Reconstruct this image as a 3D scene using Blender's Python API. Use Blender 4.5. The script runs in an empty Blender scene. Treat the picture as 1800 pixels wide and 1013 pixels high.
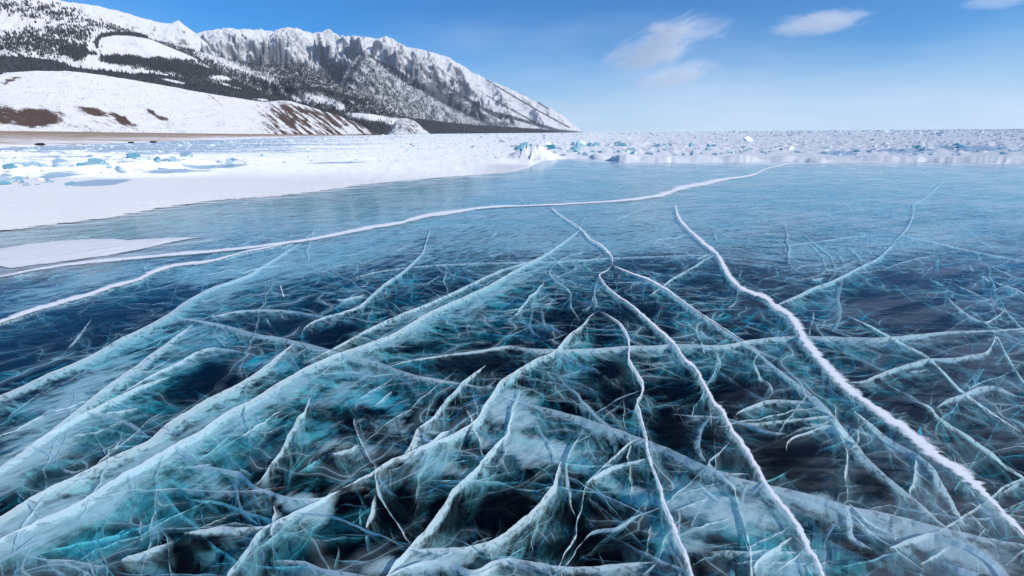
import bpy, math, random
import numpy as np
from mathutils import Vector, Matrix

random.seed(7)
rng = np.random.default_rng(11)
S = bpy.context.scene
COL = S.collection

# ------------------------------------------------------------------ camera
CAM_H = 1.5
FPX = 800.0                       # focal length in photograph pixels (16 mm on 36 mm)
CX, CY = 900.0, 506.5
PITCH = math.atan((CY - 234.0) / FPX)
ROLL = math.radians(0.50)
_f = np.array([0.0, math.cos(PITCH), -math.sin(PITCH)])
_r0 = np.array([1.0, 0.0, 0.0])
_u0 = np.array([0.0, math.sin(PITCH), math.cos(PITCH)])
_r = _r0 * math.cos(ROLL) - _u0 * math.sin(ROLL)
_u = _r0 * math.sin(ROLL) + _u0 * math.cos(ROLL)
cam_d = bpy.data.cameras.new("camera")
cam_d.lens = 16.0
cam_d.sensor_width = 36.0
cam_d.clip_start = 0.05
cam_d.clip_end = 200000.0
cam = bpy.data.objects.new("camera", cam_d)
COL.objects.link(cam)
cam.matrix_world = Matrix(((_r[0], _u[0], -_f[0], 0.0), (_r[1], _u[1], -_f[1], 0.0),
                           (_r[2], _u[2], -_f[2], CAM_H), (0, 0, 0, 1)))
S.camera = cam

def ray(px, py):
    px = np.asarray(px, float); py = np.asarray(py, float)
    a = (px - CX) / FPX; b = -(py - CY) / FPX
    return _f + a[..., None] * _r + b[..., None] * _u

def at(px, py, z=0.0):
    """ground point that the photograph shows at this pixel"""
    d = ray(px, py)
    k = (z - CAM_H) / np.minimum(d[..., 2], -1e-5)
    p = d * k[..., None]
    p[..., 2] += CAM_H
    return p

def proj(p):
    q = p - np.array([0, 0, CAM_H])
    zf = q @ _f
    return CX + FPX * (q @ _r) / zf, CY - FPX * (q @ _u) / zf

def horizon(px):
    return CY - FPX * (math.sin(PITCH) / math.cos(PITCH)) * 1.0 / math.cos(ROLL) - (np.asarray(px) - CX) * math.tan(ROLL)

# ------------------------------------------------------------------ light and sky
SUN_EL, SUN_AZ = 30.0, 118.0      # azimuth clockwise from the view direction (+Y)
W = bpy.data.worlds.new("World"); S.world = W; W.use_nodes = True
nt = W.node_tree; nt.nodes.clear()
_wo = nt.nodes.new("ShaderNodeOutputWorld"); _bg = nt.nodes.new("ShaderNodeBackground")
_sky = nt.nodes.new("ShaderNodeTexSky"); _sky.sky_type = 'NISHITA'; _sky.sun_disc = False
_sky.sun_elevation = math.radians(SUN_EL); _sky.sun_rotation = math.radians(SUN_AZ)
_sky.altitude = 450; _sky.air_density = 1.0; _sky.dust_density = 0.35; _sky.ozone_density = 3.0
_bg.inputs["Strength"].default_value = 0.098
# the same pale winter haze all round the horizon, a little uneven higher up
_tc = nt.nodes.new("ShaderNodeTexCoord"); _sx = nt.nodes.new("ShaderNodeSeparateXYZ"); nt.links.new(_tc.outputs["Generated"], _sx.inputs[0])
_mp = nt.nodes.new("ShaderNodeMapping"); _mp.inputs["Scale"].default_value = (1.6, 1.6, 6.0); nt.links.new(_tc.outputs["Generated"], _mp.inputs[0])
_ns = nt.nodes.new("ShaderNodeTexNoise"); _ns.inputs["Scale"].default_value = 1.5; _ns.inputs["Detail"].default_value = 4; nt.links.new(_mp.outputs[0], _ns.inputs["Vector"])
_m1 = nt.nodes.new("ShaderNodeMath"); _m1.operation = 'MULTIPLY_ADD'; nt.links.new(_ns.outputs[0], _m1.inputs[0]); _m1.inputs[1].default_value = -0.24; nt.links.new(_sx.outputs[2], _m1.inputs[2])
_mr = nt.nodes.new("ShaderNodeMapRange"); _mr.interpolation_type = 'SMOOTHSTEP'; nt.links.new(_m1.outputs[0], _mr.inputs[0])
for _i, _v in ((1, -0.20), (2, 0.09), (3, 0.97), (4, 0.0)): _mr.inputs[_i].default_value = _v
_mx = nt.nodes.new("ShaderNodeMix"); _mx.data_type = 'RGBA'; nt.links.new(_mr.outputs[0], _mx.inputs[0])
_tn = nt.nodes.new("ShaderNodeMix"); _tn.data_type = 'RGBA'; _tn.blend_type = 'MULTIPLY'; _tn.inputs[0].default_value = 1.0
nt.links.new(_sky.outputs[0], _tn.inputs[6]); _tn.inputs[7].default_value = (0.02, 0.50, 0.93, 1)
nt.links.new(_tn.outputs[2], _mx.inputs[6]); _mx.inputs[7].default_value = (5.0, 6.2, 7.6, 1)
nt.links.new(_mx.outputs[2], _bg.inputs[0]); nt.links.new(_bg.outputs[0], _wo.inputs[0])
sd = bpy.data.lights.new("sun", 'SUN'); sd.energy = 3.25; sd.angle = math.radians(0.53); sd.color = (1.0, 0.95, 0.88)
sun = bpy.data.objects.new("sun", sd); COL.objects.link(sun)
_sv = Vector((math.sin(math.radians(SUN_AZ)) * math.cos(math.radians(SUN_EL)),
              math.cos(math.radians(SUN_AZ)) * math.cos(math.radians(SUN_EL)), math.sin(math.radians(SUN_EL))))
sun.rotation_euler = _sv.to_track_quat('Z', 'Y').to_euler()
S.view_settings.view_transform = 'Standard'; S.view_settings.look = 'None'
S.view_settings.gamma = 1.0; S.view_settings.use_curve_mapping = False
S.view_settings.exposure = 0.45
S.render.engine = 'CYCLES'
S.cycles.max_bounces = 8; S.cycles.diffuse_bounces = 3; S.cycles.glossy_bounces = 3
S.cycles.transmission_bounces = 4; S.cycles.transparent_max_bounces = 40; S.cycles.volume_bounces = 1
S.cycles.use_denoising = True
S.cycles.sample_clamp_indirect = 6.0

# ------------------------------------------------------------------ numpy noise
_perm = np.random.RandomState(5).permutation(4096).astype(np.int64)
_ga = np.random.RandomState(6).rand(4096) * 2 * math.pi
def perlin(x, y, seed=0):
    x = np.asarray(x, float); y = np.asarray(y, float)
    xi = np.floor(x).astype(np.int64); yi = np.floor(y).astype(np.int64)
    xf = x - xi; yf = y - yi
    def g(ix, iy, dx, dy):
        h = _perm[(_perm[(ix + seed * 131) & 4095] + iy) & 4095]
        a = _ga[h]
        return np.cos(a) * dx + np.sin(a) * dy
    u = xf * xf * xf * (xf * (xf * 6 - 15) + 10); v = yf * yf * yf * (yf * (yf * 6 - 15) + 10)
    n00 = g(xi, yi, xf, yf); n10 = g(xi + 1, yi, xf - 1, yf)
    n01 = g(xi, yi + 1, xf, yf - 1); n11 = g(xi + 1, yi + 1, xf - 1, yf - 1)
    return 1.41 * ((n00 * (1 - u) + n10 * u) * (1 - v) + (n01 * (1 - u) + n11 * u) * v)
def fbm(x, y, o=4, seed=0, lac=2.03, gain=0.5):
    s = 0; a = 1.0; t = 0
    for i in range(o):
        s = s + a * perlin(x, y, seed + i * 7); t += a
        x = x * lac + 3.7; y = y * lac - 1.9; a *= gain
    return s / t
def ridged(x, y, o=4, seed=0, lac=2.1, gain=0.5):
    s = 0; a = 1.0; t = 0; w = 1.0
    for i in range(o):
        n = 1 - np.abs(perlin(x, y, seed + i * 7)) * 1.6
        n = np.clip(n, 0, 1) ** 2 * w
        w = np.clip(n * 1.8, 0, 1)
        s = s + a * n; t += a
        x = x * lac + 1.3; y = y * lac + 2.9; a *= gain
    return s / t
def sstep(a, b, x):
    t = np.clip((x - a) / (b - a), 0, 1); return t * t * (3 - 2 * t)

# ------------------------------------------------------------------ object helpers
def mesh_obj(name, V, F, mat, parent=None, attrs=None, uv=None, smooth=True, link=True):
    """V (n,3); F (m,k) of one size, or a list of such arrays"""
    me = bpy.data.meshes.new(name)
    V = np.asarray(V, np.float32)
    Fs = F if isinstance(F, list) else [F]
    Fs = [np.asarray(f, np.int32) for f in Fs if len(f)]
    me.vertices.add(len(V)); me.vertices.foreach_set("co", V.ravel())
    nl = sum(f.size for f in Fs); nf = sum(len(f) for f in Fs)
    me.loops.add(nl); me.polygons.add(nf)
    li = np.concatenate([f.ravel() for f in Fs])
    me.loops.foreach_set("vertex_index", li)
    st = []; o = 0
    for f in Fs:
        st.append(o + np.arange(len(f)) * f.shape[1]); o += f.size
    me.polygons.foreach_set("loop_start", np.concatenate(st).astype(np.int32))
    me.update(calc_edges=True)
    me.polygons.foreach_set("use_smooth", np.full(nf, bool(smooth)))
    if attrs:
        for k, a in attrs.items():
            at_ = me.attributes.new(k, 'FLOAT', 'POINT'); at_.data.foreach_set("value", np.asarray(a, np.float32).ravel())
    if uv is not None:
        ul = me.uv_layers.new(name="UVMap")
        ul.data.foreach_set("uv", np.asarray(uv, np.float32)[li].ravel())
    if mat is not None: me.materials.append(mat)
    me.validate()
    ob = bpy.data.objects.new(name, me)
    if link: COL.objects.link(ob)
    if parent is not None: ob.parent = parent
    return ob

def grid_faces(nr, nc):
    i = np.arange(nr - 1)[:, None] * nc + np.arange(nc - 1)[None, :]
    i = i.ravel()
    return np.stack([i, i + 1, i + nc + 1, i + nc], 1)

def tag(o, label=None, cat=None, group=None, kind=None):
    if label: o["label"] = label
    if cat: o["category"] = cat
    if group: o["group"] = group
    if kind: o["kind"] = kind
    return o

def empty(name, loc=(0, 0, 0)):
    o = bpy.data.objects.new(name, None); COL.objects.link(o); o.location = loc; return o

# ------------------------------------------------------------------ node helper
class NT:
    def __init__(s, name):
        s.m = bpy.data.materials.new(name); s.m.use_nodes = True; s.t = s.m.node_tree; s.t.nodes.clear()
        s.out = s.t.nodes.new("ShaderNodeOutputMaterial")
    def n(s, kind, **kw):
        nd = s.t.nodes.new("ShaderNode" + kind)
        for k, v in kw.items():
            if k in nd.inputs and not hasattr(nd, k): s.set(nd, k, v)
            elif hasattr(nd, k): setattr(nd, k, v)
            else: s.set(nd, k, v)
        return nd
    def set(s, nd, k, v):
        sock = nd.inputs[k.replace("_", " ")] if isinstance(k, str) and k.replace("_", " ") in nd.inputs else nd.inputs[k]
        if isinstance(v, bpy.types.NodeSocket): s.t.links.new(v, sock)
        elif isinstance(v, bpy.types.Node): s.t.links.new(v.outputs[0], sock)
        else: sock.default_value = v
    def math(s, op, a, b=0.0, c=None, clamp=False):
        nd = s.t.nodes.new("ShaderNodeMath"); nd.operation = op; nd.use_clamp = clamp
        s.set(nd, 0, a); s.set(nd, 1, b)
        if c is not None: s.set(nd, 2, c)
        return nd.outputs[0]
    def attr(s, name):
        nd = s.t.nodes.new("ShaderNodeAttribute"); nd.attribute_name = name; return nd.outputs["Fac"]
    def pos(s):
        return s.t.nodes.new("ShaderNodeNewGeometry").outputs["Position"]
    def map(s, vec, rot=(0, 0, 0), scale=(1, 1, 1), loc=(0, 0, 0)):
        nd = s.t.nodes.new("ShaderNodeMapping"); s.t.links.new(vec, nd.inputs[0])
        if any(rot):                       # turn first, then stretch along the turned axes
            nd.vector_type = 'TEXTURE'; scale = tuple(1.0 / c for c in scale)
        nd.inputs["Rotation"].default_value = rot; nd.inputs["Scale"].default_value = scale; nd.inputs["Location"].default_value = loc
        return nd.outputs[0]
    def noise(s, vec, scale=1.0, detail=4.0, rough=0.55, dist=0.0, lac=2.0, kind='FBM'):
        nd = s.t.nodes.new("ShaderNodeTexNoise"); s.t.links.new(vec, nd.inputs["Vector"])
        nd.inputs["Scale"].default_value = scale; nd.inputs["Detail"].default_value = detail
        nd.inputs["Roughness"].default_value = rough; nd.inputs["Distortion"].default_value = dist
        nd.inputs["Lacunarity"].default_value = lac
        return nd.outputs[0]
    def ramp(s, fac, a, b, lo=0.0, hi=1.0, smooth=True):
        nd = s.t.nodes.new("ShaderNodeMapRange"); nd.interpolation_type = 'SMOOTHSTEP' if smooth else 'LINEAR'
        s.set(nd, 0, fac); s.set(nd, 1, a); s.set(nd, 2, b); s.set(nd, 3, lo); s.set(nd, 4, hi)
        return nd.outputs[0]
    def mixc(s, fac, a, b):
        nd = s.t.nodes.new("ShaderNodeMix"); nd.data_type = 'RGBA'
        s.set(nd, 0, fac); s.set(nd, 6, a); s.set(nd, 7, b)
        return nd.outputs[2]
    def mixs(s, fac, a, b):
        nd = s.t.nodes.new("ShaderNodeMixShader"); s.set(nd, 0, fac)
        s.t.links.new(a, nd.inputs[1]); s.t.links.new(b, nd.inputs[2]); return nd.outputs[0]
    def diffuse(s, c, rough=0.0, normal=None):
        nd = s.t.nodes.new("ShaderNodeBsdfDiffuse"); s.set(nd, 0, c); nd.inputs["Roughness"].default_value = rough
        if normal is not None: s.t.links.new(normal, nd.inputs["Normal"])
        return nd.outputs[0]
    def bump(s, h, strength=0.3, dist=0.01):
        nd = s.t.nodes.new("ShaderNodeBump"); s.set(nd, "Height", h)
        nd.inputs["Strength"].default_value = strength; nd.inputs["Distance"].default_value = dist
        return nd.outputs[0]
    def surf(s, sh): s.t.links.new(sh, s.out.inputs["Surface"]); return s.m
def rgb(r, g, b): return (r, g, b, 1.0)
# ================================================================== ICE MATERIALS
ICE_T = 1.25                       # thickness of the clear lake ice
def streak_vec(N, p, ang, sx, sy, z=1.0):
    return N.map(p, rot=(0, 0, math.radians(ang)), scale=(sx, sy, z))

def make_surface_mat():
    N = NT("clear_ice"); p = N.pos()
    # faint wind polish and ripples
    b1 = N.noise(streak_vec(N, p, 12, 1.2, 5.0), 2.0, 4, 0.6)
    b2 = N.noise(p, 60.0, 2, 0.5)
    bh = N.math('ADD', b1, N.math('MULTIPLY', b2, 0.05))
    nrm = N.bump(bh, 0.22, 0.010)
    gl = N.n("BsdfGlossy"); N.set(gl, "Color", rgb(.95, .97, 1)); N.set(gl, "Roughness", 0.08); N.set(gl, "Normal", nrm)
    tr = N.n("BsdfTransparent"); N.set(tr, 0, rgb(1, 1, 1))
    geo = N.n("NewGeometry"); vm = N.n("VectorMath"); vm.operation = 'DOT_PRODUCT'
    N.t.links.new(nrm, vm.inputs[0]); N.t.links.new(geo.outputs["Incoming"], vm.inputs[1])
    ca = N.math('ABSOLUTE', vm.outputs["Value"])
    fr = N.math('ADD', N.math('MULTIPLY', N.math('POWER', N.math('SUBTRACT', 1.0, ca, clamp=True), 5.0), 0.72), 0.007)
    g = N.mixs(fr, tr.outputs[0], gl.outputs[0])
    # scoured frost lying on the surface in wind streaks
    fa = N.attr("frost")
    n1 = N.noise(streak_vec(N, p, 22, 0.45, 3.4), 1.6, 6, 0.62, 0.4)
    n2 = N.noise(streak_vec(N, p, -4, 0.8, 7.0), 2.4, 6, 0.65, 0.3)
    n3 = N.noise(p, 0.55, 4, 0.6)
    nn = N.math('ADD', N.math('MULTIPLY', n1, 0.5), N.math('ADD', N.math('MULTIPLY', n2, 0.3), N.math('MULTIPLY', n3, 0.3)))
    k = N.ramp(nn, 0.50, 0.62, 0.0, 1.0)
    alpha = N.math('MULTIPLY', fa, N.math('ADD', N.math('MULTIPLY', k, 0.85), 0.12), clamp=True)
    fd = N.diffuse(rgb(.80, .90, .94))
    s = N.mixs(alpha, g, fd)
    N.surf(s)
    va = N.n("VolumeAbsorption"); N.set(va, "Color", rgb(0.0, 0.866, 0.956)); N.set(va, "Density", 3.5)
    N.t.links.new(va.outputs[0], N.out.inputs["Volume"])
    return N.m

def make_sheet_mat():
    """fracture plane inside the ice: air-filled, milky, ragged"""
    N = NT("fracture_plane"); p = N.pos()
    uvn = N.n("UVMap"); uv = uvn.outputs[0]
    st = N.attr("milk"); vn = N.attr("down"); sd_ = N.attr("seed"); rag = N.attr("ragged")
    sep = N.n("SeparateXYZ"); N.t.links.new(uv, sep.inputs[0])
    cmb = N.n("CombineXYZ"); N.set(cmb, 0, sep.outputs[0]); N.set(cmb, 1, sep.outputs[1]); N.set(cmb, 2, sd_)
    u3 = cmb.outputs[0]
    # long conchoidal streaks raking down and along the plane
    sA = N.noise(N.map(u3, rot=(0, 0, 0.7), scale=(3.0, 16.0, 1)), 1.0, 6, 0.66, 0.3)
    sB = N.noise(N.map(u3, rot=(0, 0, -0.5), scale=(9, 3.2, 1)), 1.1, 5, 0.6, 0.6)
    sC = N.noise(u3, 30.0, 4, 0.6, 0.5)
    big = N.noise(N.map(u3, scale=(1.4, 2.5, 1)), 1.0, 3, 0.5)
    tex = N.math('ADD', N.math('MULTIPLY', sA, 0.5), N.math('ADD', N.math('MULTIPLY', sB, 0.32), N.math('MULTIPLY', sC, 0.18)))
    body = N.ramp(tex, 0.44, 0.61, 0.0, 0.90)
    # ragged lower edge
    lim = N.math('ADD', N.math('MULTIPLY', N.math('SUBTRACT', big, 0.5), rag), 0.80)
    edge = N.ramp(vn, N.math('SUBTRACT', lim, .25), N.math('ADD', lim, 0.20), 1.0, 0.0)
    fall = N.math('POWER', 0.22, vn)
    rim = N.math('MULTIPLY', N.ramp(vn, 0.0, 0.18, 1.8, 0.0), N.ramp(sC, .38, .56, .25, .95))
    a = N.math('MULTIPLY', N.math('MULTIPLY', body, edge), fall)
    a = N.math('MULTIPLY', N.math('MULTIPLY', N.math('ADD', a, rim), st), 1.1, clamp=True)
    a = N.math('MINIMUM', a, 0.92)
    df = N.diffuse(rgb(.94, .97, .98)); tl = N.n("BsdfTranslucent"); N.set(tl, 0, rgb(.88, .95, .97))
    s = N.mixs(0.5, df, tl.outputs[0])
    tr = N.n("BsdfTransparent")
    return N.surf(N.mixs(a, tr.outputs[0], s))

def make_milk_mat(web=0.0):
    """cloud of trapped bubbles in sub-horizontal laminae"""
    N = NT("milky_ice"); p = N.pos()
    st = N.attr("milk")
    L_ = N.noise(streak_vec(N, p, 63, 0.8, 6.5, 2.0), 1.7, 7, 0.66, 0.5)
    R_ = N.noise(streak_vec(N, p, -27, 0.8, 6.0, 2.0), 1.7, 7, 0.66, 0.5)
    sx_ = N.n("SeparateXYZ"); N.t.links.new(p, sx_.inputs[0])
    side = N.ramp(sx_.outputs[0], -0.8, 1.4, 0.0, 1.0)
    a1 = N.math('ADD', N.math('MULTIPLY', L_, N.math('SUBTRACT', 1.0, side)), N.math('MULTIPLY', R_, side))
    a2 = N.noise(streak_vec(N, p, 12, 0.9, 4.0, 2.0), 2.6, 6, 0.64, 0.8)
    a3 = N.noise(p, 9.0, 5, 0.62, 0.1)
    nn = N.math('ADD', N.math('MULTIPLY', a1, 0.45), N.math('ADD', N.math('MULTIPLY', a2, 0.33), N.math('MULTIPLY', a3, 0.22)))
    # the denser the bubbles, the more of the pattern is filled
    lo = N.math('SUBTRACT', 0.58, N.math('MULTIPLY', st, 0.22))
    k = N.ramp(nn, lo, N.math('ADD', lo, 0.15), 0.0, 1.0)
    f1 = N.noise(streak_vec(N, p, 48, 1.0, 4.0, 2.0), 6.0, 6, 0.7, 0.15)
    k = N.math('MULTIPLY', k, N.ramp(f1, .32, .56, .45, 1.0))
    a = N.math('MULTIPLY', N.math('MULTIPLY', k, N.math('POWER', st, .6)), 0.97, clamp=True)
    if web > 0:
        wn = N.t.nodes.new("ShaderNodeTexNoise"); wn.inputs["Scale"].default_value = 1.7; wn.inputs["Detail"].default_value = 2; wn.inputs["Roughness"].default_value = .6; N.t.links.new(p, wn.inputs["Vector"])
        vm = N.n("VectorMath"); vm.operation = 'MULTIPLY_ADD'; N.t.links.new(wn.outputs["Color"], vm.inputs[0]); vm.inputs[1].default_value = (.55, .55, 0); N.t.links.new(p, vm.inputs[2])
        for (sx, sy, ang, th, sc, amt) in ((.5, 1.3, 62, .010, .9, 1.), (.7, 1.7, -28, .012, 1.6, .95), (.6, 1.5, 8, .020, 3.0, .8)) if web > 1.1 else ((.6, 1.4, -50, .014, 1.1, .9), (.6, 1.7, 35, .018, 2.1, .9)):
            vo = N.t.nodes.new("ShaderNodeTexVoronoi"); vo.voronoi_dimensions = '2D'; vo.feature = 'DISTANCE_TO_EDGE'; vo.inputs["Scale"].default_value = sc
            N.t.links.new(N.map(vm.outputs[0], rot=(0, 0, math.radians(ang)), scale=(sx, sy, 1)), vo.inputs["Vector"])
            br = N.ramp(N.noise(N.map(p, loc=(ang, 0, 0)), 1.3 * sc, 4, .65), .40, .56, 0.0, 1.0)
            ln = N.math('MULTIPLY', N.ramp(vo.outputs["Distance"], 0.0, th, amt, 0.0), br)
            gl_ = N.math('MULTIPLY', N.ramp(vo.outputs["Distance"], 0.0, th * 7, .24 * amt, 0.0), br)
            a = N.math('MAXIMUM', a, N.math('MULTIPLY', N.math('MAXIMUM', ln, gl_), N.math('MULTIPLY', N.attr("web"), web)))
    df = N.diffuse(rgb(.93, .96, .97)); tl = N.n("BsdfTranslucent"); N.set(tl, 0, rgb(.88, .95, .97))
    s = N.mixs(0.4, df, tl.outputs[0])
    tr = N.n("BsdfTransparent")
    return N.surf(N.mixs(a, tr.outputs[0], s))

def thin_out(N, p, shader):
    """snow thins into separate wind streaks where the attribute 'thin' rises"""
    th = N.attr("thin")
    q = N.math('ADD', N.math('MULTIPLY', N.noise(streak_vec(N, p, 20, .8, 4.5), 1.5, 6, .68, .2), .65), N.math('MULTIPLY', N.noise(p, 14.0, 4, .65), .35))
    lo = N.math('SUBTRACT', N.math('MULTIPLY', th, .50), .02)
    a = N.ramp(q, lo, N.math('ADD', lo, .14), 0.0, 1.0)
    return N.mixs(a, N.n("BsdfTransparent").outputs[0], shader)
def make_snow_mat(name="snow", col=(.86, .89, .93), bump=0.35, grit=0.0):
    N = NT(name); p = N.pos()
    n1 = N.noise(p, 30.0, 5, 0.6); n2 = N.noise(p, 3.0, 4, 0.6)
    c = N.mixc(N.ramp(n2, .3, .7), rgb(*[x * .94 for x in col]), rgb(*col))
    h = N.math('ADD', n1, N.math('MULTIPLY', n2, 2.0))
    sa = N.noise(N.map(p, rot=(0, 0, .9), scale=(.5, 2.2, 1)), 2.6, 4, .6)
    d = N.diffuse(c, 0.3, N.bump(N.math('ADD', h, N.math('MULTIPLY', sa, 5.0)), bump, 0.02))
    return N.surf(thin_out(N, p, d))

M_SURF = make_surface_mat(); M_SHEET = make_sheet_mat(); M_MILK = make_milk_mat(); M_WEB = make_milk_mat(1.25); M_WEB2 = make_milk_mat(1.0)
M_SNOW = make_snow_mat("snow", (.66, .68, .71)); M_FILL = None
def make_fill_mat():
    N = NT("packed_snow"); p = N.pos(); e = N.attr("edge")
    n1 = N.noise(p, 26.0, 6, .7); n2 = N.noise(p, 5.0, 4, .6); n3 = N.noise(p, 90.0, 3, .6)
    k = N.math('ADD', N.math('MULTIPLY', n1, .5), N.math('ADD', N.math('MULTIPLY', n2, .3), N.math('MULTIPLY', n3, .2)))
    # e: 0 on the crest, 1 at the rim
    lo = N.math('ADD', N.math('MULTIPLY', e, .70), -.02)
    a = N.ramp(k, lo, N.math('ADD', lo, .36), 0.0, 1.0)
    d = N.diffuse(rgb(.93, .94, .95), 0, N.bump(k, .15, .01))
    tr = N.n("BsdfTransparent")
    return N.surf(N.mixs(a, tr.outputs[0], d))
M_FILL = make_fill_mat()

# blobs: px centre, radii, angle deg, amount
BR = [ # light, dense milk
 (90,520,170,26,-14,.42),(230,575,120,24,-25,.35),(60,610,110,22,-20,.3),(400,475,160,18,-12,.35),(1000,430,160,12,0,.3),(1400,470,170,16,5,.3),
 (120,700,190,38,-33,.75),(60,800,150,45,-30,.8),(60,930,150,40,-28,.85),(200,860,190,32,-33,.8),(330,780,160,26,-35,.65),(460,720,130,26,-30,.6),
 (330,620,140,45,-30,.5),(470,640,120,30,-20,.35),(600,680,90,35,-20,.55),(700,600,140,24,-28,.5),(840,530,110,14,-28,.5),
 (520,470,160,26,-15,.35),(380,520,90,20,-25,.4),(650,740,110,40,10,.55),(600,790,120,28,10,.45),(760,820,110,24,8,.65),(900,730,70,28,15,.8),
 (940,790,95,36,10,.75),(900,700,50,25,0,.7),(1010,640,80,30,-30,.35),(1090,860,80,22,5,.6),(1250,890,90,50,20,.7),(1200,950,70,40,0,.6),
 (1320,900,90,40,25,.6),(1420,880,110,22,12,.6),(1560,930,150,24,14,.65),(1720,980,120,30,20,.75),(1400,1000,120,30,0,.6),
 (540,890,80,26,15,.9),(740,990,130,24,-4,.75),(380,850,110,34,5,.45),(450,880,70,30,0,.4),(130,980,120,26,-25,.3),(1040,800,90,24,20,.4),
 (1280,620,110,26,28,.4),(1400,640,90,26,35,.4),(1500,560,60,26,20,.25),(1560,430,170,22,-8,.35),(1700,560,110,26,20,.15),(1200,640,70,20,20,.3),
 (1140,620,90,12,0,.45),(1000,560,80,20,-20,.3),(870,560,110,12,5,.4),(720,560,80,16,-25,.4),(1640,760,110,28,35,.3),(1480,640,60,30,40,.3),
 (1560,850,60,20,40,.15),(950,990,60,14,0,.3),(1100,1010,120,20,0,.4),(260,950,80,30,-20,.25),
]
DK = [ # clear windows
 (352,672,70,26,-28,1.),(85,838,38,14,-12,1.),(205,760,70,16,-15,.5),(580,588,60,13,-18,1.),(500,572,70,12,-12,.8),(830,640,85,24,-6,1.),(740,610,50,14,-15,.8),(620,730,60,13,-2,.85),
 (880,895,75,42,-20,1.),(1010,960,80,26,-12,.9),(700,900,55,40,-40,1.),(790,905,45,45,-40,1.),(1390,800,85,46,10,1.),(1535,845,48,38,25,1.),(1180,760,60,36,25,.9),
 (1110,550,70,18,-10,.7),(990,555,45,14,0,.8),(1060,660,55,22,-20,.8),(1090,690,60,26,0,.8),(1290,690,44,30,5,.9),(1600,720,60,14,20,.8),(1660,640,90,20,8,.6),(1610,550,110,30,22,.8),
 (1330,530,34,12,-5,.9),(1590,492,58,17,5,.8),(1480,740,30,14,20,.5),(640,758,50,12,0,.4),(340,960,90,22,-22,.9),(700,690,50,10,0,.0),(160,570,130,34,-18,.6),(60,600,110,34,-18,.55),
 (1200,690,40,22,20,.8),(1140,740,24,30,0,.6),(1150,800,50,20,20,.0),(660,880,60,20,-10,.7),(1000,905,40,30,0,.8),(1250,770,20,26,0,.8),(450,800,40,16,-20,.3),(1660,690,60,20,10,.6),(1720,640,70,25,20,.6),(1740,800,80,40,30,.4),(1670,880,50,22,40,.6),(1440,940,60,16,10,.5),(1560,1000,70,16,5,.4),
 (780,480,90,10,-5,.3),(430,560,60,12,-10,.5),(1080,960,60,16,0,.7),(1060,900,40,30,-20,.4),
 (30,740,60,14,-25,.3),(1290,470,200,20,3,.35),(1350,500,120,14,8,.35),(1240,500,50,12,5,.6),(1100,505,40,10,10,.4),(800,500,40,12,-10,.4),(680,530,30,10,-20,.6),(500,860,50,20,-20,.3),
]
CY_ = [ # bright cyan-lit pockets half way down
 (965,795,70,22,12,1.),(1020,820,50,14,10,.8),(1270,905,75,38,25,1.),(1340,960,60,40,30,.9),(1130,880,60,18,5,.9),(1420,1000,80,20,0,.9),(650,705,90,22,8,.8),(570,760,60,18,0,.6),
 (480,640,70,22,-10,.7),(400,600,60,14,-25,.5),(250,740,60,20,-25,.5),(540,850,50,16,0,.5),(350,790,60,20,-30,.5),(1180,960,40,40,0,.6),(1640,980,60,20,15,.5),(850,460,90,10,-5,.5),(740,520,60,12,-20,.4),(1460,820,22,50,5,1.)]
def blobs(px, py, L):
    o = np.zeros_like(px)
    for (x, y, a, b, ang, k) in L:
        if k <= 0: continue
        c, s = math.cos(math.radians(ang)), math.sin(math.radians(ang))
        dx, dy = px - x, py - y
        u = (dx * c + dy * s) / a; v = (-dx * s + dy * c) / b
        o = np.maximum(o, k * np.exp(-((u * u + v * v) ** 1.2)))
    return o


# ================================================================== CRACKS, traced where they run
# name-label, points (photograph px), depth m, lean (m sideways per m down, + = to the right of travel), milk, ragged, width of snow fill px (0 none)
C = []
def crack(label, pts, depth=.45, lean=0.0, milk=.8, ragged=.6, fill=None, wob=1.0):
    C.append(dict(label=label, pts=np.array(pts, float), depth=depth, lean=lean, milk=milk, ragged=ragged, fill=fill, wob=wob))
# --- snow filled cracks
crack("long white snow-filled crack crossing the whole ice sheet below the snow bank",
      [(-260,530),(-120,507),(0,487),(60,475),(150,462),(230,455),(320,447),(400,440),(470,432),(540,422),(600,411),(650,401),(700,392),(740,382),(800,373),(870,364),(930,362),(980,360),(1030,357),(1080,354),(1130,349),(1155,345),(1200,331),(1235,323),(1270,316),(1327,306),(1345,298),(1375,291),(1400,284)],
      .5, .35, .55, .9, [(0,7),(400,7.5),(600,8.5),(800,7),(930,4),(1030,5),(1120,7),(1200,8),(1300,5),(1400,3)], .5)
crack("white branch crack splitting off the long crack toward the left edge",
      [(-160,640),(-60,590),(0,568),(30,557),(57,547),(100,535),(147,522),(195,505),(243,492),(275,477),(300,469),(330,465),(367,460),(400,452),(433,443),(470,436),(505,428),(540,422)],
      .45, .35, .6, .8, [(0,5),(60,9),(150,8),(250,6),(300,7),(400,3.5),(540,3)], .8)
crack("thin bright crack starting under the long white crack, upper stem",
      [(968,362),(976,371),(990,382),(1018,400),(1024,405),(1036,420),(1055,430),(1068,442),(1077,455),(1076,466)], .35, 0.2, .6, .6, [(960,1.6),(1080,3)], 1.3)
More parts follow.
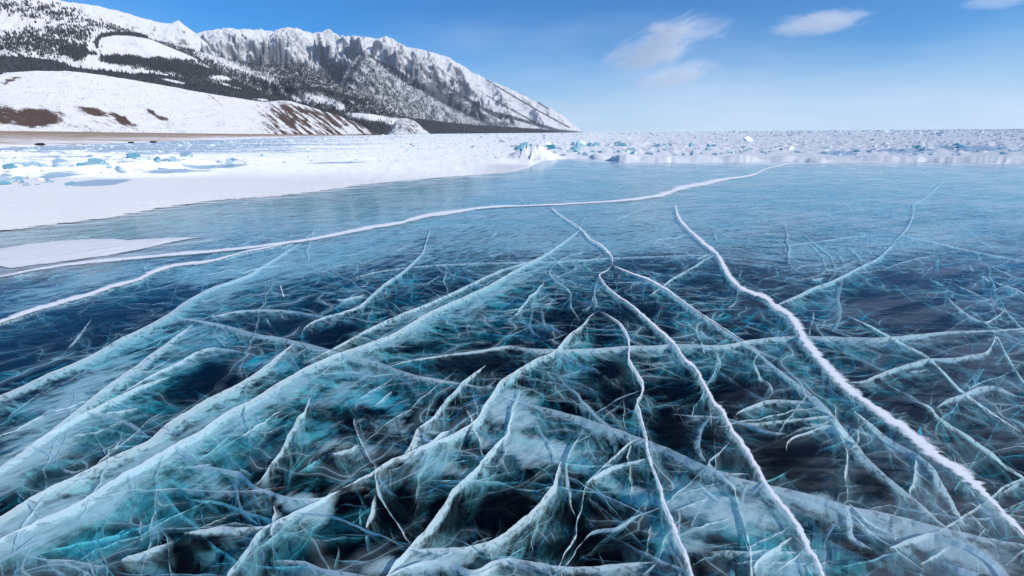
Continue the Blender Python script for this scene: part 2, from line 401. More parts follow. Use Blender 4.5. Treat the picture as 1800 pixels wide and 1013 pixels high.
crack("thin bright crack running from the fork down to the bottom edge",
      [(1076,466),(1065,478),(1053,484),(1058,492),(1067,505),(1082,518),(1100,530),(1133,557),(1150,573),(1167,587),(1186,607),(1200,627),(1223,648),(1237,675),(1250,697),(1257,712),(1264,718),(1276,735),(1290,760),(1310,790),(1330,820),(1350,856),(1372,884),(1392,910),(1413,948),(1432,982),(1447,1013),(1480,1090)],
      .40, .45, .55, .7, [(1050,2.5),(1130,3.5),(1200,4.5),(1290,8),(1350,9),(1413,11),(1480,15)], 1.0)
crack("thin bright crack branching right from the fork and fading",
      [(1076,466),(1105,479),(1133,489),(1173,510),(1200,530),(1240,557),(1283,584),(1333,620),(1352,642)], .5, .3, .75, .8, [(1070,2.4),(1170,3),(1283,1.6),(1352,.6)], .9)
crack("thick snow-filled crack sweeping to the lower right corner",
      [(1186,358),(1193,382),(1200,392),(1215,408),(1240,430),(1260,447),(1272,468),(1287,493),(1318,514),(1343,523),(1368,542),(1387,554),(1400,572),(1413,597),(1440,630),(1477,670),(1500,693),(1533,714),(1566,740),(1600,762),(1633,794),(1683,828),(1712,853),(1740,878),(1765,905),(1795,936),(1850,985),(1950,1080)],
      .55, .5, .75, .8, [(1186,4),(1240,6),(1343,10),(1387,13),(1477,15),(1533,19),(1600,22),(1683,21),(1780,17),(1950,20)], .8)
crack("pale crack curving down from the far snow ridge on the right",
      [(1668,308),(1655,322),(1640,335),(1622,350),(1607,358),(1604,380),(1596,398),(1582,415),(1570,426)], .5, -.5, .95, .9, None, .8)
# --- great milky fracture planes
crack("broad milky fracture plane rising from the lower left corner to the fork",
      [(-200,1070),(-60,980),(0,945),(67,912),(133,882),(200,840),(273,798),(307,778),(350,757),(393,725),(440,702),(483,675),(540,643),(600,618),(633,607),(700,580),(750,550),(817,520),(860,500),(900,477),(967,440),(1010,410),(1023,400)],
      .6, 1.1, .98, .7, None, .8)
crack("second milky fracture plane just above the broad one at lower left",
      [(-200,1020),(-60,940),(0,905),(67,865),(150,825),(200,800),(260,772),(300,738),(330,720),(383,690),(425,670),(460,647),(490,622),(520,600)],
      .5, 1.0, .98, .5, None, .8)
crack("milky fracture plane dropping from the dome-shaped crest at left",
      [(-220,830),(-100,755),(0,693),(33,680),(90,653),(153,627),(213,593),(245,578),(280,560),(300,548),(320,533),(367,507),(415,490),(433,483),(470,462),(500,443),(530,427)],
      .6, 1.1, .95, .6, None, .8)
crack("wide hazy fracture band below the dome-shaped crest",
      [(-120,890),(0,820),(50,785),(90,755),(140,715),(190,675),(240,640),(290,603),(340,568)], .45, 1.0, .98, .9, None, 1.0)
crack("fracture line leaving the dome-shaped crest toward the right",
      [(300,557),(350,562),(400,572),(450,585),(490,592),(520,598),(567,610),(610,622),(667,636),(700,648),(733,658),(800,670),(867,684)], .32, .9, .95, .6, None, .8)
crack("fracture line running from the central white knot to the right side",
      [(867,685),(933,708),(985,722),(1033,735),(1085,753),(1133,770),(1200,797),(1243,818),(1290,836),(1340,848),(1407,862),(1473,882),(1567,902),(1667,928),(1733,942),(1850,966)], .40, .95, 1.0, .7, None, .9)
crack("bright fracture running down left from the central peak",
      [(1050,547),(1036,556),(1027,567),(1000,587),(977,613),(937,632),(905,652),(877,670),(867,688),(850,712),(843,728),(820,748),(790,764),(740,783),(710,797),(685,808),(660,824),(630,840),(600,858)], .48, -.6, .95, .9, None, .9)
crack("lower continuation of the bright fracture toward the bottom left",
      [(600,858),(555,880),(510,902),(485,914),(460,928),(445,945),(430,965),(400,1008),(350,1080)], .4, -.2, .85, .9, None, 1.0)
crack("winding fracture falling from the central peak to the bottom",
      [(1050,547),(1070,555),(1093,573),(1104,592),(1107,612),(1106,630),(1120,657),(1131,678),(1130,692),(1121,707),(1125,725),(1137,768),(1140,800),(1150,828),(1160,853),(1167,882),(1183,922),(1200,965),(1215,1013),(1235,1080)], .42, .1, .75, .8, [(1050,2),(1130,4),(1200,7),(1235,8)], 1.0)
crack("short hanging fracture under the fork", [(1053,484),(1050,500),(1046,516),(1050,533),(1045,547)], .3, .6, .9, .4, None, 1.2)
crack("straight fracture parallel to the broad plane on its upper side",
      [(530,640),(600,603),(633,585),(667,567),(733,540),(780,520),(817,503),(850,487),(883,473),(920,462),(955,450)], .4, .5, .6, .9, None, .7)
crack("loop-ended fracture beside the dark hole left of centre",
      [(757,400),(748,425),(743,440),(723,463),(700,482),(677,497),(653,517),(630,537),(600,548),(570,556),(547,565),(533,578),(529,596)], .42, -.4, .92, .7, None, 1.2)
crack("almost level fracture crossing behind the fork",
      [(600,492),(680,474),(727,468),(800,463),(900,460),(1000,457),(1077,452),(1140,450),(1200,448),(1300,447)], .35, .2, .55, .8, None, .5)
crack("curved fracture left of the fork", [(1060,430),(1030,441),(983,457),(967,476),(975,490),(990,500),(1003,512),(1005,535),(1023,567)], .3, .3, .7, .6, None, 1.1)
crack("short upright fracture with a curled foot left of centre", [(937,528),(938,540),(935,555),(932,572),(940,585),(953,592)], .3, .8, .8, .4, None, 1.3)
crack("small upright fracture beside the curled one", [(953,538),(955,553),(959,568),(975,576),(997,584)], .3, .6, .8, .4, None, 1.3)
crack("fracture bowed across the centre of the ice",
      [(667,650),(693,640),(750,627),(800,620),(833,616),(870,610),(893,607),(930,611),(967,613),(1033,612),(1070,610),(1107,607),(1150,606),(1200,603),(1263,606),(1317,597),(1360,592),(1400,590),(1450,590),(1500,592),(1540,592),(1583,590),(1640,584),(1700,580),(1747,579),(1860,570)],
      .34, .7, .9, .8, None, .9)
crack("fracture fanning left below the central knot",
      [(905,700),(898,722),(893,742),(890,762),(876,776),(863,788),(850,803),(840,818),(822,835),(790,865),(781,882),(773,895),(747,928),(717,962),(700,980),(677,1013),(640,1070)], .42, -.35, .95, .8, None, 1.0)
crack("dark-streaked fracture band right of the fanned one",
      [(987,808),(978,832),(970,855),(956,872),(943,888),(915,912),(890,932),(870,945),(850,952),(787,961),(717,963)], .38, -.5, .92, 1.0, None, 1.0)
crack("lower left fracture meeting the fan at the bottom", [(520,900),(560,900),(600,909),(650,932),(685,945),(713,960)], .35, -.4, .95, .7, None, 1.0)
crack("branch from the long fracture line down to the lower centre",
      [(1037,738),(1022,760),(1007,782),(998,805),(1000,835),(1001,862),(1006,888),(1012,908)], .34, .2, .8, .6, None, 1.2)
crack("fracture snaking down under the long fracture line",
      [(1118,770),(1100,781),(1087,792),(1066,812),(1047,832),(1032,846),(1029,865),(1024,890),(1014,915),(1010,942),(995,968),(983,992),(970,1030)], .36, .15, .88, .7, None, 1.1)
crack("short arched fracture beside the winding crack", [(1030,848),(1047,834),(1067,822),(1093,813),(1120,808),(1140,803)], .3, .3, .85, .5, None, 1.0)
crack("arched fracture sweeping left from the winding crack at the bottom",
      [(1172,886),(1147,895),(1120,905),(1100,915),(1087,924),(1060,928),(1040,932),(1025,950),(1007,972),(993,996),(985,1040)], .42, .3, .92, .7, None, 1.0)
crack("short wide fracture linking the bright crack with the winding one", [(1243,818),(1220,840),(1200,856),(1185,868),(1170,884)], .4, .3, .95, .6, None, 1.0)
crack("pocket-shaped fracture hanging left of the bright crack",
      [(1258,720),(1247,735),(1238,752),(1232,783),(1243,812)], .35, .9, .8, .5, None, 1.1)
crack("small lip-shaped fracture closing the pocket", [(1288,768),(1270,790),(1247,808),(1262,824),(1290,830),(1318,832)], .3, .3, .85, .5, None, 1.0)
crack("fracture dropping left of the bright crack to the bottom",
      [(1258,822),(1275,838),(1287,850),(1295,873),(1304,905),(1313,935),(1318,965),(1320,995),(1325,1050)], .35, -.2, .85, .7, None, 1.0)
crack("short diagonal fracture touching the bright crack near the bottom", [(1392,942),(1370,957),(1353,968),(1335,982),(1323,999)], .25, -.3, .95, .4, None, 1.0)
crack("faint level fracture over the black hole",
      [(1180,727),(1200,728),(1267,732),(1317,742),(1367,738),(1427,732),(1470,728)], .25, .3, .6, .6, None, .8)
crack("faint fracture sagging over the black hole", [(1277,732),(1310,743),(1333,751),(1360,757),(1387,762)], .25, .2, .7, .6, None, .8)
crack("hook-shaped fracture above the black hole", [(1384,793),(1384,775),(1392,767),(1417,758),(1445,750),(1467,745)], .14, .2, .95, .4, None, 1.0)
crack("pale fracture through the right middle toward the far right crack",
      [(1352,545),(1367,534),(1400,519),(1433,503),(1460,494),(1487,481),(1520,464),(1547,450),(1560,438),(1575,424)], .5, .5, .95, .8, None, .8)
crack("upright milky fracture in the dark blue area at right", [(1483,490),(1480,508),(1477,527),(1481,542),(1478,562),(1468,582)], .45, .8, .9, .8, None, 1.0)
crack("fracture edging the dark blue area to the lower right",
      [(1483,550),(1533,573),(1583,600),(1610,613),(1633,627),(1660,652),(1683,677),(1740,720),(1800,760)], .42, -.4, .7, .9, None, .9)
crack("wavy fracture across the lower right dark area",
      [(1477,672),(1520,667),(1550,655),(1583,643),(1606,636),(1630,630),(1660,628),(1683,627),(1710,622),(1733,617),(1745,603),(1750,590),(1745,578)], .42, .4, .8, .8, None, 1.0)
crack("tooth-shaped fracture near the right edge", [(1735,600),(1752,590),(1765,612),(1780,640),(1800,668),(1840,700)], .42, -.3, .7, .8, None, 1.0)
crack("small round-bottomed fracture near the right edge", [(1665,520),(1687,540),(1710,556),(1733,564),(1753,555),(1767,543)], .25, .4, .85, .5, None, 1.0)
crack("fracture branching right of the thick crack toward the right edge",
      [(1600,700),(1640,716),(1650,728),(1690,755),(1733,785),(1770,815),(1850,870)], .45, -.35, .75, .9, None, 1.0)
crack("rounded fracture nodding over the lower right dark area", [(1647,715),(1660,704),(1690,692),(1720,680),(1750,677),(1780,690),(1810,700)], .4, .4, .8, .8, None, 1.0)
crack("teal fracture slab hanging above the black hole", [(1423,742),(1440,744),(1462,746),(1478,752),(1487,770)], .62, .05, 1.0, .25, None, .7)
crack("dark-veined fracture edge beside the teal slab", [(1467,700),(1468,716),(1470,742),(1480,765),(1487,782),(1489,800),(1486,825),(1488,850),(1490,880)], .25, -.35, .95, .6, None, 1.0)
crack("small fork-shaped fracture touching the thick crack", [(1537,730),(1522,740),(1510,750),(1509,775),(1498,785),(1488,790)], .2, .2, .9, .4, None, 1.0)
crack("long teal fracture plane under the thick crack",
      [(1333,620),(1360,640),(1387,662),(1433,695),(1470,735),(1507,780),(1535,812),(1567,842),(1617,882),(1650,912),(1680,935)], .6, .4, .72, .5, None, .7)
crack("narrow fracture plane between the teal plane and the thick crack",
      [(1500,720),(1540,750),(1577,778),(1605,792),(1633,812),(1667,862),(1685,895),(1700,925)], .5, .3, .75, .8, None, .9)
crack("fan of milk dropping from the lower right knot", [(1490,882),(1505,893),(1520,908),(1545,925),(1580,940)], .4, -.5, .95, .6, None, 1.0)
crack("little upright fracture below the lower right knot", [(1493,890),(1497,908),(1503,942),(1520,955),(1533,965)], .35, .4, .9, .6, None, 1.2)
crack("wide pale fracture arc in the lower right corner",
      [(1563,962),(1600,945),(1640,935),(1667,945),(1700,955),(1733,972),(1760,990),(1776,1012),(1790,1050)], .35, .4, .95, .8, None, 1.0)
crack("pale arc lying along the bottom edge", [(680,1010),(740,985),(790,985),(833,1000),(865,985),(893,978),(933,985),(983,993),(1033,995),(1090,988),(1150,985)], .3, .4, .95, .8, None, 1.0)
crack("short steep fracture left of the lowest bright crack", [(1200,908),(1183,925),(1168,945),(1164,965),(1154,988),(1127,1010)], .35, .2, .9, .6, None, 1.0)
crack("fracture rising left of the triangular white patch", [(853,640),(813,670),(800,685),(783,702),(760,731),(745,742),(733,752)], .36, -.4, .88, .8, None, 1.0)
crack("white triangular fracture with a sharp tip", [(733,750),(725,768),(718,783),(710,797)], .30, -1.2, .98, .4, None, .8)
crack("twin of the triangular fracture on its right", [(733,750),(745,762),(760,772),(775,760),(790,755)], .3, .2, .9, .5, None, .8)
crack("steep fracture in the lower centre left", [(658,822),(661,845),(663,866),(674,884),(687,902),(697,916),(703,928),(712,942),(720,955)], .3, -.5, .95, .4, None, .9)
crack("short splinter left of the steep fracture", [(663,868),(655,880),(650,893),(646,910),(643,927)], .3, -.4, .9, .5, None, 1.0)
crack("upright fracture through the lower left teal field",
      [(547,695),(540,710),(533,722),(522,733),(517,743),(508,760),(500,775),(493,792),(480,810),(467,828),(455,843),(447,853)], .33, -.3, .9, .7, None, 1.1)
crack("fracture running right from the broad plane through the teal field",
      [(307,780),(335,800),(367,818),(392,823),(417,828),(435,840),(447,852),(475,862),(507,872),(540,874),(570,872),(600,860)], .3, .3, .85, .8, None, 1.0)
crack("small drooping fracture below the teal field", [(413,832),(418,850),(421,870),(424,888),(440,907),(457,922)], .3, .3, .85, .5, None, 1.0)
crack("level fracture near the bottom left", [(323,935),(350,931),(383,925),(425,925),(467,923)], .3, .4, .9, .7, None, 1.0)
crack("curved fracture over the small dark hollow at left",
      [(53,782),(75,786),(93,797),(103,810),(113,822),(130,827),(150,823)], .25, .4, .9, .5, None, 1.0)
crack("fracture rising over the dark teal hollow at left", [(53,782),(75,766),(100,752),(125,738),(150,723),(180,708),(213,692),(260,672),(300,660)], .4, .5, .92, .8, None, 1.0)
crack("fracture curving down right over the teal hollow", [(150,722),(185,726),(217,736),(240,748),(262,768)], .25, .4, .9, .5, None, 1.0)
crack("faint upright crack beyond the branch crack", [(192,462),(184,475),(177,490),(163,502)], .25, .3, .6, .5, None, 1.0)
crack("faint crack dropping toward the dome-shaped crest", [(330,470),(327,477),(316,495),(307,510),(302,528),(293,545)], .3, .4, .8, .5, None, 1.0)
crack("faint upright crack in the blue hollow at left", [(162,558),(148,575),(135,593),(117,613)], .25, -.2, .6, .5, None, 1.0)
crack("fracture arching right of the dome-shaped crest", [(367,557),(390,551),(417,546),(450,543),(483,543),(525,547),(567,554),(600,560)], .3, .4, .85, .8, None, .9)
crack("fracture hanging above the big dark hollow at left",
      [(213,690),(240,672),(280,650),(320,632),(345,618),(365,611),(400,612),(430,618),(455,625)], .25, .3, .8, .8, None, 1.0)
crack("scratch-like short crack standing alone at left centre", [(493,502),(496,512),(499,523)], .08, .2, .95, .2, [(490,2.5),(500,2.5)], 1.0)
crack("small triangular fracture right of the fork", [(1205,440),(1225,452),(1245,446),(1262,450)], .3, .4, .7, .5, None, 1.0)
crack("fracture zigzag between the fork and the thick crack",
      [(1140,520),(1160,505),(1178,490),(1200,478),(1222,466),(1240,455),(1258,447)], .3, .3, .75, .6, None, 1.2)
crack("short kinked crack beside the thick crack", [(1298,510),(1296,522),(1292,532),(1280,540)], .2, .3, .85, .4, None, 1.2)
crack("dangling kinked crack in the dark area right of the thick crack", [(1430,545),(1431,560),(1425,575),(1427,590)], .2, .2, .85, .4, None, 1.2)
crack("loop-shaped fracture right of the winding crack",
      [(1263,607),(1261,618),(1268,640),(1262,655),(1250,668),(1230,662),(1226,655)], .28, .3, .85, .6, None, 1.0)
crack("tall bell-shaped fracture in the right centre",
      [(1365,610),(1350,616),(1335,620),(1326,632),(1333,650),(1340,665),(1352,672),(1358,685),(1352,697)], .3, .3, .9, .6, None, 1.1)
crack("claw-shaped fracture over the round dark pocket", [(1290,735),(1300,722),(1320,712),(1345,703),(1380,702),(1410,703),(1440,712),(1465,722)], .26, .3, .9, .6, None, .8)
crack("arched dark-edged fracture left of the winding crack", [(1128,684),(1110,690),(1085,700),(1062,715),(1045,725)], .3, .4, .95, .7, None, 1.0)
crack("thin faint crack crossing the far ice toward the right", [(1010,352),(1000,345),(990,338),(980,333)], .1, 0, .7, .4, None, 1.0)
crack("curved pale crack in the cyan ice beyond the long crack", [(900,338),(915,350),(930,361)], .2, 0, .7, .4, None, 1.0)
crack("faint crack reaching right from the pale far crack", [(1590,293),(1610,300),(1628,306),(1645,313),(1655,322)], .25, 0, .9, .4, None, .8)
crack("low fracture swelling right of the long white crack", [(1070,392),(1100,378),(1130,366),(1150,352)], .3, 0, .7, .5, None, 1.0)
crack("long straight faint crack across the right middle distance", [(1580,412),(1640,424),(1700,438),(1760,450),(1840,465)], .3, .1, .7, .6, None, .5)
crack("long level crack meeting the pale far crack", [(1300,424),(1360,430),(1430,425),(1500,415),(1570,411)], .25, .1, .6, .6, None, .7)

def resample(P, step):
    d = np.hypot(*np.diff(P, axis=0).T); s = np.concatenate([[0], np.cumsum(d)])
    n = max(3, int(s[-1] / step) + 1); t = np.linspace(0, s[-1], n)
    # Catmull-like smoothing through cubic Hermite
    m = np.gradient(P, s, axis=0)
    i = np.clip(np.searchsorted(s, t, side='right') - 1, 0, len(P) - 2)
    h = (s[i + 1] - s[i]); x = (t - s[i]) / h
    h00 = 2 * x**3 - 3 * x**2 + 1; h10 = x**3 - 2 * x**2 + x; h01 = -2 * x**3 + 3 * x**2; h11 = x**3 - x**2
    return (h00[:, None] * P[i] + (h10 * h)[:, None] * m[i] + h01[:, None] * P[i + 1] + (h11 * h)[:, None] * m[i + 1]), t

def make_crack(c, idx):
    P, t = resample(c["pts"], 4.0)
    scale = np.clip((P[:, 1] - 234) / 500, .06, 1.3)          # px size of things shrinks with distance
    w = c["wob"] * 4.2 * scale
    P = P + np.stack([w * fbm(t / 34 + idx * 9, 0 * t + .5, 4, 3, gain=.62), .55 * w * fbm(t / 30 + idx * 5, 0 * t + 7.5, 4, 9, gain=.62)], 1)
    G = at(P[:, 0], P[:, 1], 0.0)[:, :2]
    seg = np.hypot(*np.diff(G, axis=0).T); s = np.concatenate([[0], np.cumsum(seg)])
    T = np.gradient(G, axis=0); T /= np.linalg.norm(T, axis=1)[:, None] + 1e-9
    Nn = np.stack([T[:, 1], -T[:, 0]], 1)                      # right of travel
    # parts
    root = empty("ice_crack", (float(G[len(G) // 2, 0]), float(G[len(G) // 2, 1]), 0.0))
    tag(root, c["label"], "ice crack", "fractures running through the clear lake ice")
    O = np.array([root.location.x, root.location.y, 0.0])
    K = 11
    v = np.linspace(0, 1, K) ** 1.15
    D = .64 * c["depth"] * (1 + .35 * fbm(s * 1.3 + idx * 3.3, 0 * s + 2.2, 3, 21)) * np.clip(np.minimum(s, s[-1] - s) / (.28 * s[-1] + .02), .04, 1) ** .75
    D = np.minimum(D, ICE_T * .75)
    depth = D[:, None] * v[None, :]
    lean = c["lean"] * depth * (1 + .5 * np.sin(v * 2.2)[None, :])
    warp = .085 * np.sqrt(depth / .45 + 1e-6) * fbm((s[:, None] * 2.1 + idx * 7.7) + 0 * v, depth * 3.0 + idx, 4, 33) * min(1, c["depth"] / .3)
    off = lean + warp * (v[None, :] > 0)
    V = np.empty((len(s), K, 3))
    V[..., 0] = G[:, None, 0] + Nn[:, None, 0] * off
    V[..., 1] = G[:, None, 1] + Nn[:, None, 1] * off
    V[..., 2] = -.006 - depth
    uv = np.stack([np.broadcast_to(s[:, None], depth.shape), depth * (1 + abs(c["lean"]))], -1).reshape(-1, 2)
    fadeend = np.clip(np.minimum(s, s[-1] - s) / (.06 * s[-1] + .01), 0, 1) ** .6
    n = len(s)
    uu, vv = proj(V); dk = blobs(uu, vv, DK); lt = blobs(uu, vv, BR)
    body = (1 - .92 * np.clip(1.4 * dk, 0, 1) * (v[None, :] > .06)) * (.66 + .7 * lt)
    body = body * np.where(vv > 420, 1, .55 + .45 * np.clip((vv - 300) / 120, 0, 1))
    at_ = dict(milk=(1.22 * c["milk"] * fadeend[:, None] * np.where(v[None, :] < .1, np.maximum(body, .8), body)).ravel(), down=np.tile(v, n), seed=np.full(n * K, idx * 3.17), ragged=np.full(n * K, c["ragged"]))
    mesh_obj("fracture_plane", V.reshape(-1, 3) - O, grid_faces(n, K), M_SHEET, root, at_, uv)
    if c["fill"]:
        fx = np.array(c["fill"], float)
        if fx[0, 0] > fx[-1, 0]: fx = fx[::-1]
        wp = np.interp(P[:, 0], fx[:, 0], fx[:, 1])
        # px width -> metres across the crack
        e = at(P[:, 0] + 1, P[:, 1])[:, :2] - G; f = at(P[:, 0], P[:, 1] + 1)[:, :2] - G
        # length on the ground that one px covers measured across the crack
        dpx = np.stack([np.gradient(P[:, 1]), -np.gradient(P[:, 0])], 1); dpx /= np.linalg.norm(dpx, axis=1)[:, None] + 1e-9
        g1 = dpx[:, :1] * e + dpx[:, 1:] * f
        mpp = np.abs((g1 * Nn).sum(1))
        # finer resampling of the snow band for a ragged edge
        m = int(np.clip(s[-1] / .012, 80, 1500)); s2 = np.linspace(0, s[-1], m)
        G2 = np.stack([np.interp(s2, s, G[:, 0]), np.interp(s2, s, G[:, 1])], 1)
        N2 = np.stack([np.interp(s2, s, Nn[:, 0]), np.interp(s2, s, Nn[:, 1])], 1)
        half = .5 * np.interp(s2, s, wp * mpp)
        sc = np.clip(half * 9, .03, .9)
        nL = fbm(s2 / sc * .9 + idx, 0 * s2 + 1.5, 4, 41, gain=.65); nR = fbm(s2 / sc * .9 + idx, 0 * s2 + 8.5, 4, 43, gain=.65)
        lowf = np.clip(1 + .9 * fbm(s2 / (sc * 5) + idx * 2.7, 0 * s2 + 3.5, 3, 47), .35, 1.9); tap = np.clip(np.minimum(s2, s[-1] - s2) / (.08 * s[-1]), .12, 1)
        hl = 1.5 * half * tap * lowf * np.clip(1 + 1.1 * nL, .12, 2.6); hr = 1.5 * half * tap * lowf * np.clip(1 + 1.1 * nR, .12, 2.6)
        q = np.array([-1, -.72, -.35, 0, .35, .72, 1.0]); prof = np.array([0, .55, .92, 1, .92, .55, 0])
        offq = np.where(q[None, :] < 0, q[None, :] * hl[:, None], q[None, :] * hr[:, None])
        hh = np.minimum(half, .05)[:, None] * .10 * prof[None, :] * (1 + .5 * fbm(s2[:, None] * 40 + 0 * q, q[None, :] * 2.2 + 0 * s2[:, None], 3, 51))
        V = np.empty((m, len(q), 3))
        V[..., 0] = G2[:, None, 0] + N2[:, None, 0] * offq; V[..., 1] = G2[:, None, 1] + N2[:, None, 1] * offq
        V[..., 2] = .0035 + hh
        mesh_obj("snow_filling", V.reshape(-1, 3) - O, grid_faces(m, len(q)), M_FILL, root, dict(edge=np.tile(np.abs(q), m)))
    return P

TR = [make_crack(c, i + 1) for i, c in enumerate(C)]

# ================================================================== MILKY LAMINAE
def milk_layer(z, seed, upper, relief=.12, gain=1.0):
    xs = np.concatenate([np.linspace(-900, -60, 40), np.arange(-50, 1850, 5.0), np.linspace(1860, 2700, 40)])
    ys = np.concatenate([np.geomspace(38, 110, 22) + 234, np.arange(350, 1045, 5.0), np.linspace(1060, 1600, 20)])
    PX, PY = np.meshgrid(xs, ys)
    hz = (PX - 900) * math.tan(ROLL)
    G = at(PX, PY - hz, z)
    # gentle undulation with real relief
    X, Y = G[..., 0], G[..., 1]
    und = fbm(X * 1.1 + seed, Y * 1.1, 4, seed + 2)
    near = sstep(14, 3, Y)
    G[..., 2] += und * relief * near
    u, v = proj(G)
    wx = u + 26 * fbm(u / 70, v / 45, 4, seed + 11); wy = v + 15 * fbm(u / 70, v / 45, 4, seed + 17)
    b = blobs(wx, wy, BR); d = np.clip(1.6 * blobs(wx, wy, DK), 0, 1)
    far = sstep(620, 330, v)
    if upper:
        base = .02 + 1.12 * far * (1 - .25 * sstep(1150, 1700, u) * sstep(330, 430, v))
        m = base + 1.4 * b
        m = m * (1 - .97 * d * (1 - .3 * far))
        m += .16 * fbm(u / 160, v / 50, 4, seed + 5)
    else:
        leftc = sstep(1500, 500, u)
        base = .05 + .12 * leftc + .4 * far * (.5 + .5 * leftc)
        base = np.where(v > 560, base, base)
        m = base + .62 * b
        m = m * (1 - 1.0 * d)
        m = m + (.8 * blobs(wx, wy, CY_) * (1 - d) if z > -.25 else 0)
        m += .22 * fbm(u / 120, v / 60, 4, seed + 5) * (1 - d)
        m *= 1 - .45 * sstep(1300, 1600, u) * sstep(300, 460, v)
    m = np.clip(m * gain, 0, 1)
    return mesh_obj("milky_ice_layer", G.reshape(-1, 3), grid_faces(*PX.shape), M_WEB if upper else (M_WEB2 if z > -.25 else M_MILK), None,
                    dict(milk=m, web=(1 - .97 * d) * (.6 + .4 * sstep(300, 400, v)) * (1 - .40 * sstep(580, 800, v))))
tag(milk_layer(-.03, 3, True, .02), kind="stuff", label="white wisps of trapped bubbles just under the lake ice surface")
tag(milk_layer(-.36, 50, False, .12, .75), kind="stuff", label="deep teal clouds of bubbles inside the lake ice")

tag(milk_layer(-.17, 90, False, .12, .95), kind="stuff", label="blue-white feathery bubble veils half way down the lake ice")

# ================================================================== HAIRLINE CRACKS between the big ones
def hairlines():
    VV, FF, A, U = [], [], [[], [], [], []], []; off = 0
    R = np.random.RandomState(4)
    n = 0
    while n < 1300:
        py = 300 + 720 * R.rand() ** 1.55; px = -60 + 1920 * R.rand()
        if n > 950: py = 300 + 200 * R.rand()
        sc = np.clip((py - 234) / 500, .08, 1.4)
        if py < 360 and R.rand() < .5: continue
        L = (50 + 300 * R.rand() ** 2.0) * sc * (1.8 if n > 950 else 1)
        ang = R.choice([R.normal(-30, 14), R.normal(38, 16), R.normal(86, 16), R.normal(4, 8)], p=[.3, .25, .3, .15])
        m = 14; t = np.linspace(0, 1, m)
        P = np.stack([px + L * t * math.cos(math.radians(ang)), py + L * t * math.sin(math.radians(ang)) * (.75 if py > 560 else .5)], 1)
        k = L * .09
        P[:, 0] += k * fbm(t * 3 + n * 5, 0 * t, 3, 61, gain=.6); P[:, 1] += k * .7 * fbm(t * 3 + n * 5, 0 * t + 4, 3, 67, gain=.6)
        G = at(P[:, 0], P[:, 1])[:, :2]
        z0 = -.008 - .16 * R.rand() ** 2.5
        G = at(P[:, 0], P[:, 1], z0)[:, :2]
        T = np.gradient(G, axis=0); T /= np.linalg.norm(T, axis=1)[:, None] + 1e-9; Nn = np.stack([T[:, 1], -T[:, 0]], 1)
        s = np.concatenate([[0], np.cumsum(np.hypot(*np.diff(G, axis=0).T))])
        K = 6; v = np.linspace(0, 1, K)
        D = (.02 + (.07 if R.rand() < .85 else .22) * R.rand()) * np.sin(math.pi * np.clip(t, .03, .97)) ** .6
        dep = D[:, None] * v; le = R.normal(0, .5); o = le * dep + .02 * fbm(s[:, None] * 3 + n, dep * 4, 3, 71) * v
        V = np.empty((m, K, 3)); V[..., 0] = G[:, None, 0] + Nn[:, None, 0] * o; V[..., 1] = G[:, None, 1] + Nn[:, None, 1] * o; V[..., 2] = z0 - dep
        VV.append(V.reshape(-1, 3)); FF.append(grid_faces(m, K) + off); off += m * K
        mk = R.uniform(.4, 1.1) * (1 - .95 * float(blobs(np.array(px), np.array(py), DK)))
        uh, vh = proj(V); A[0].append(((mk * np.sin(math.pi * t) ** .4)[:, None] * (1 - np.clip(1.3 * blobs(uh, vh, DK), 0, 1))).ravel()); A[1].append(np.tile(v, m)); A[2].append(np.full(m * K, n * 1.7)); A[3].append(np.full(m * K, .7))
        U.append(np.stack([np.broadcast_to(s[:, None], dep.shape), dep], -1).reshape(-1, 2))
        n += 1
    o = mesh_obj("hairline_cracks", np.concatenate(VV), np.concatenate(FF), M_SHEET, None,
                 dict(milk=np.concatenate(A[0]), down=np.concatenate(A[1]), seed=np.concatenate(A[2]), ragged=np.concatenate(A[3])), np.concatenate(U))
    tag(o, kind="stuff", label="fine white hairline cracks scattered through the clear ice")
hairlines()

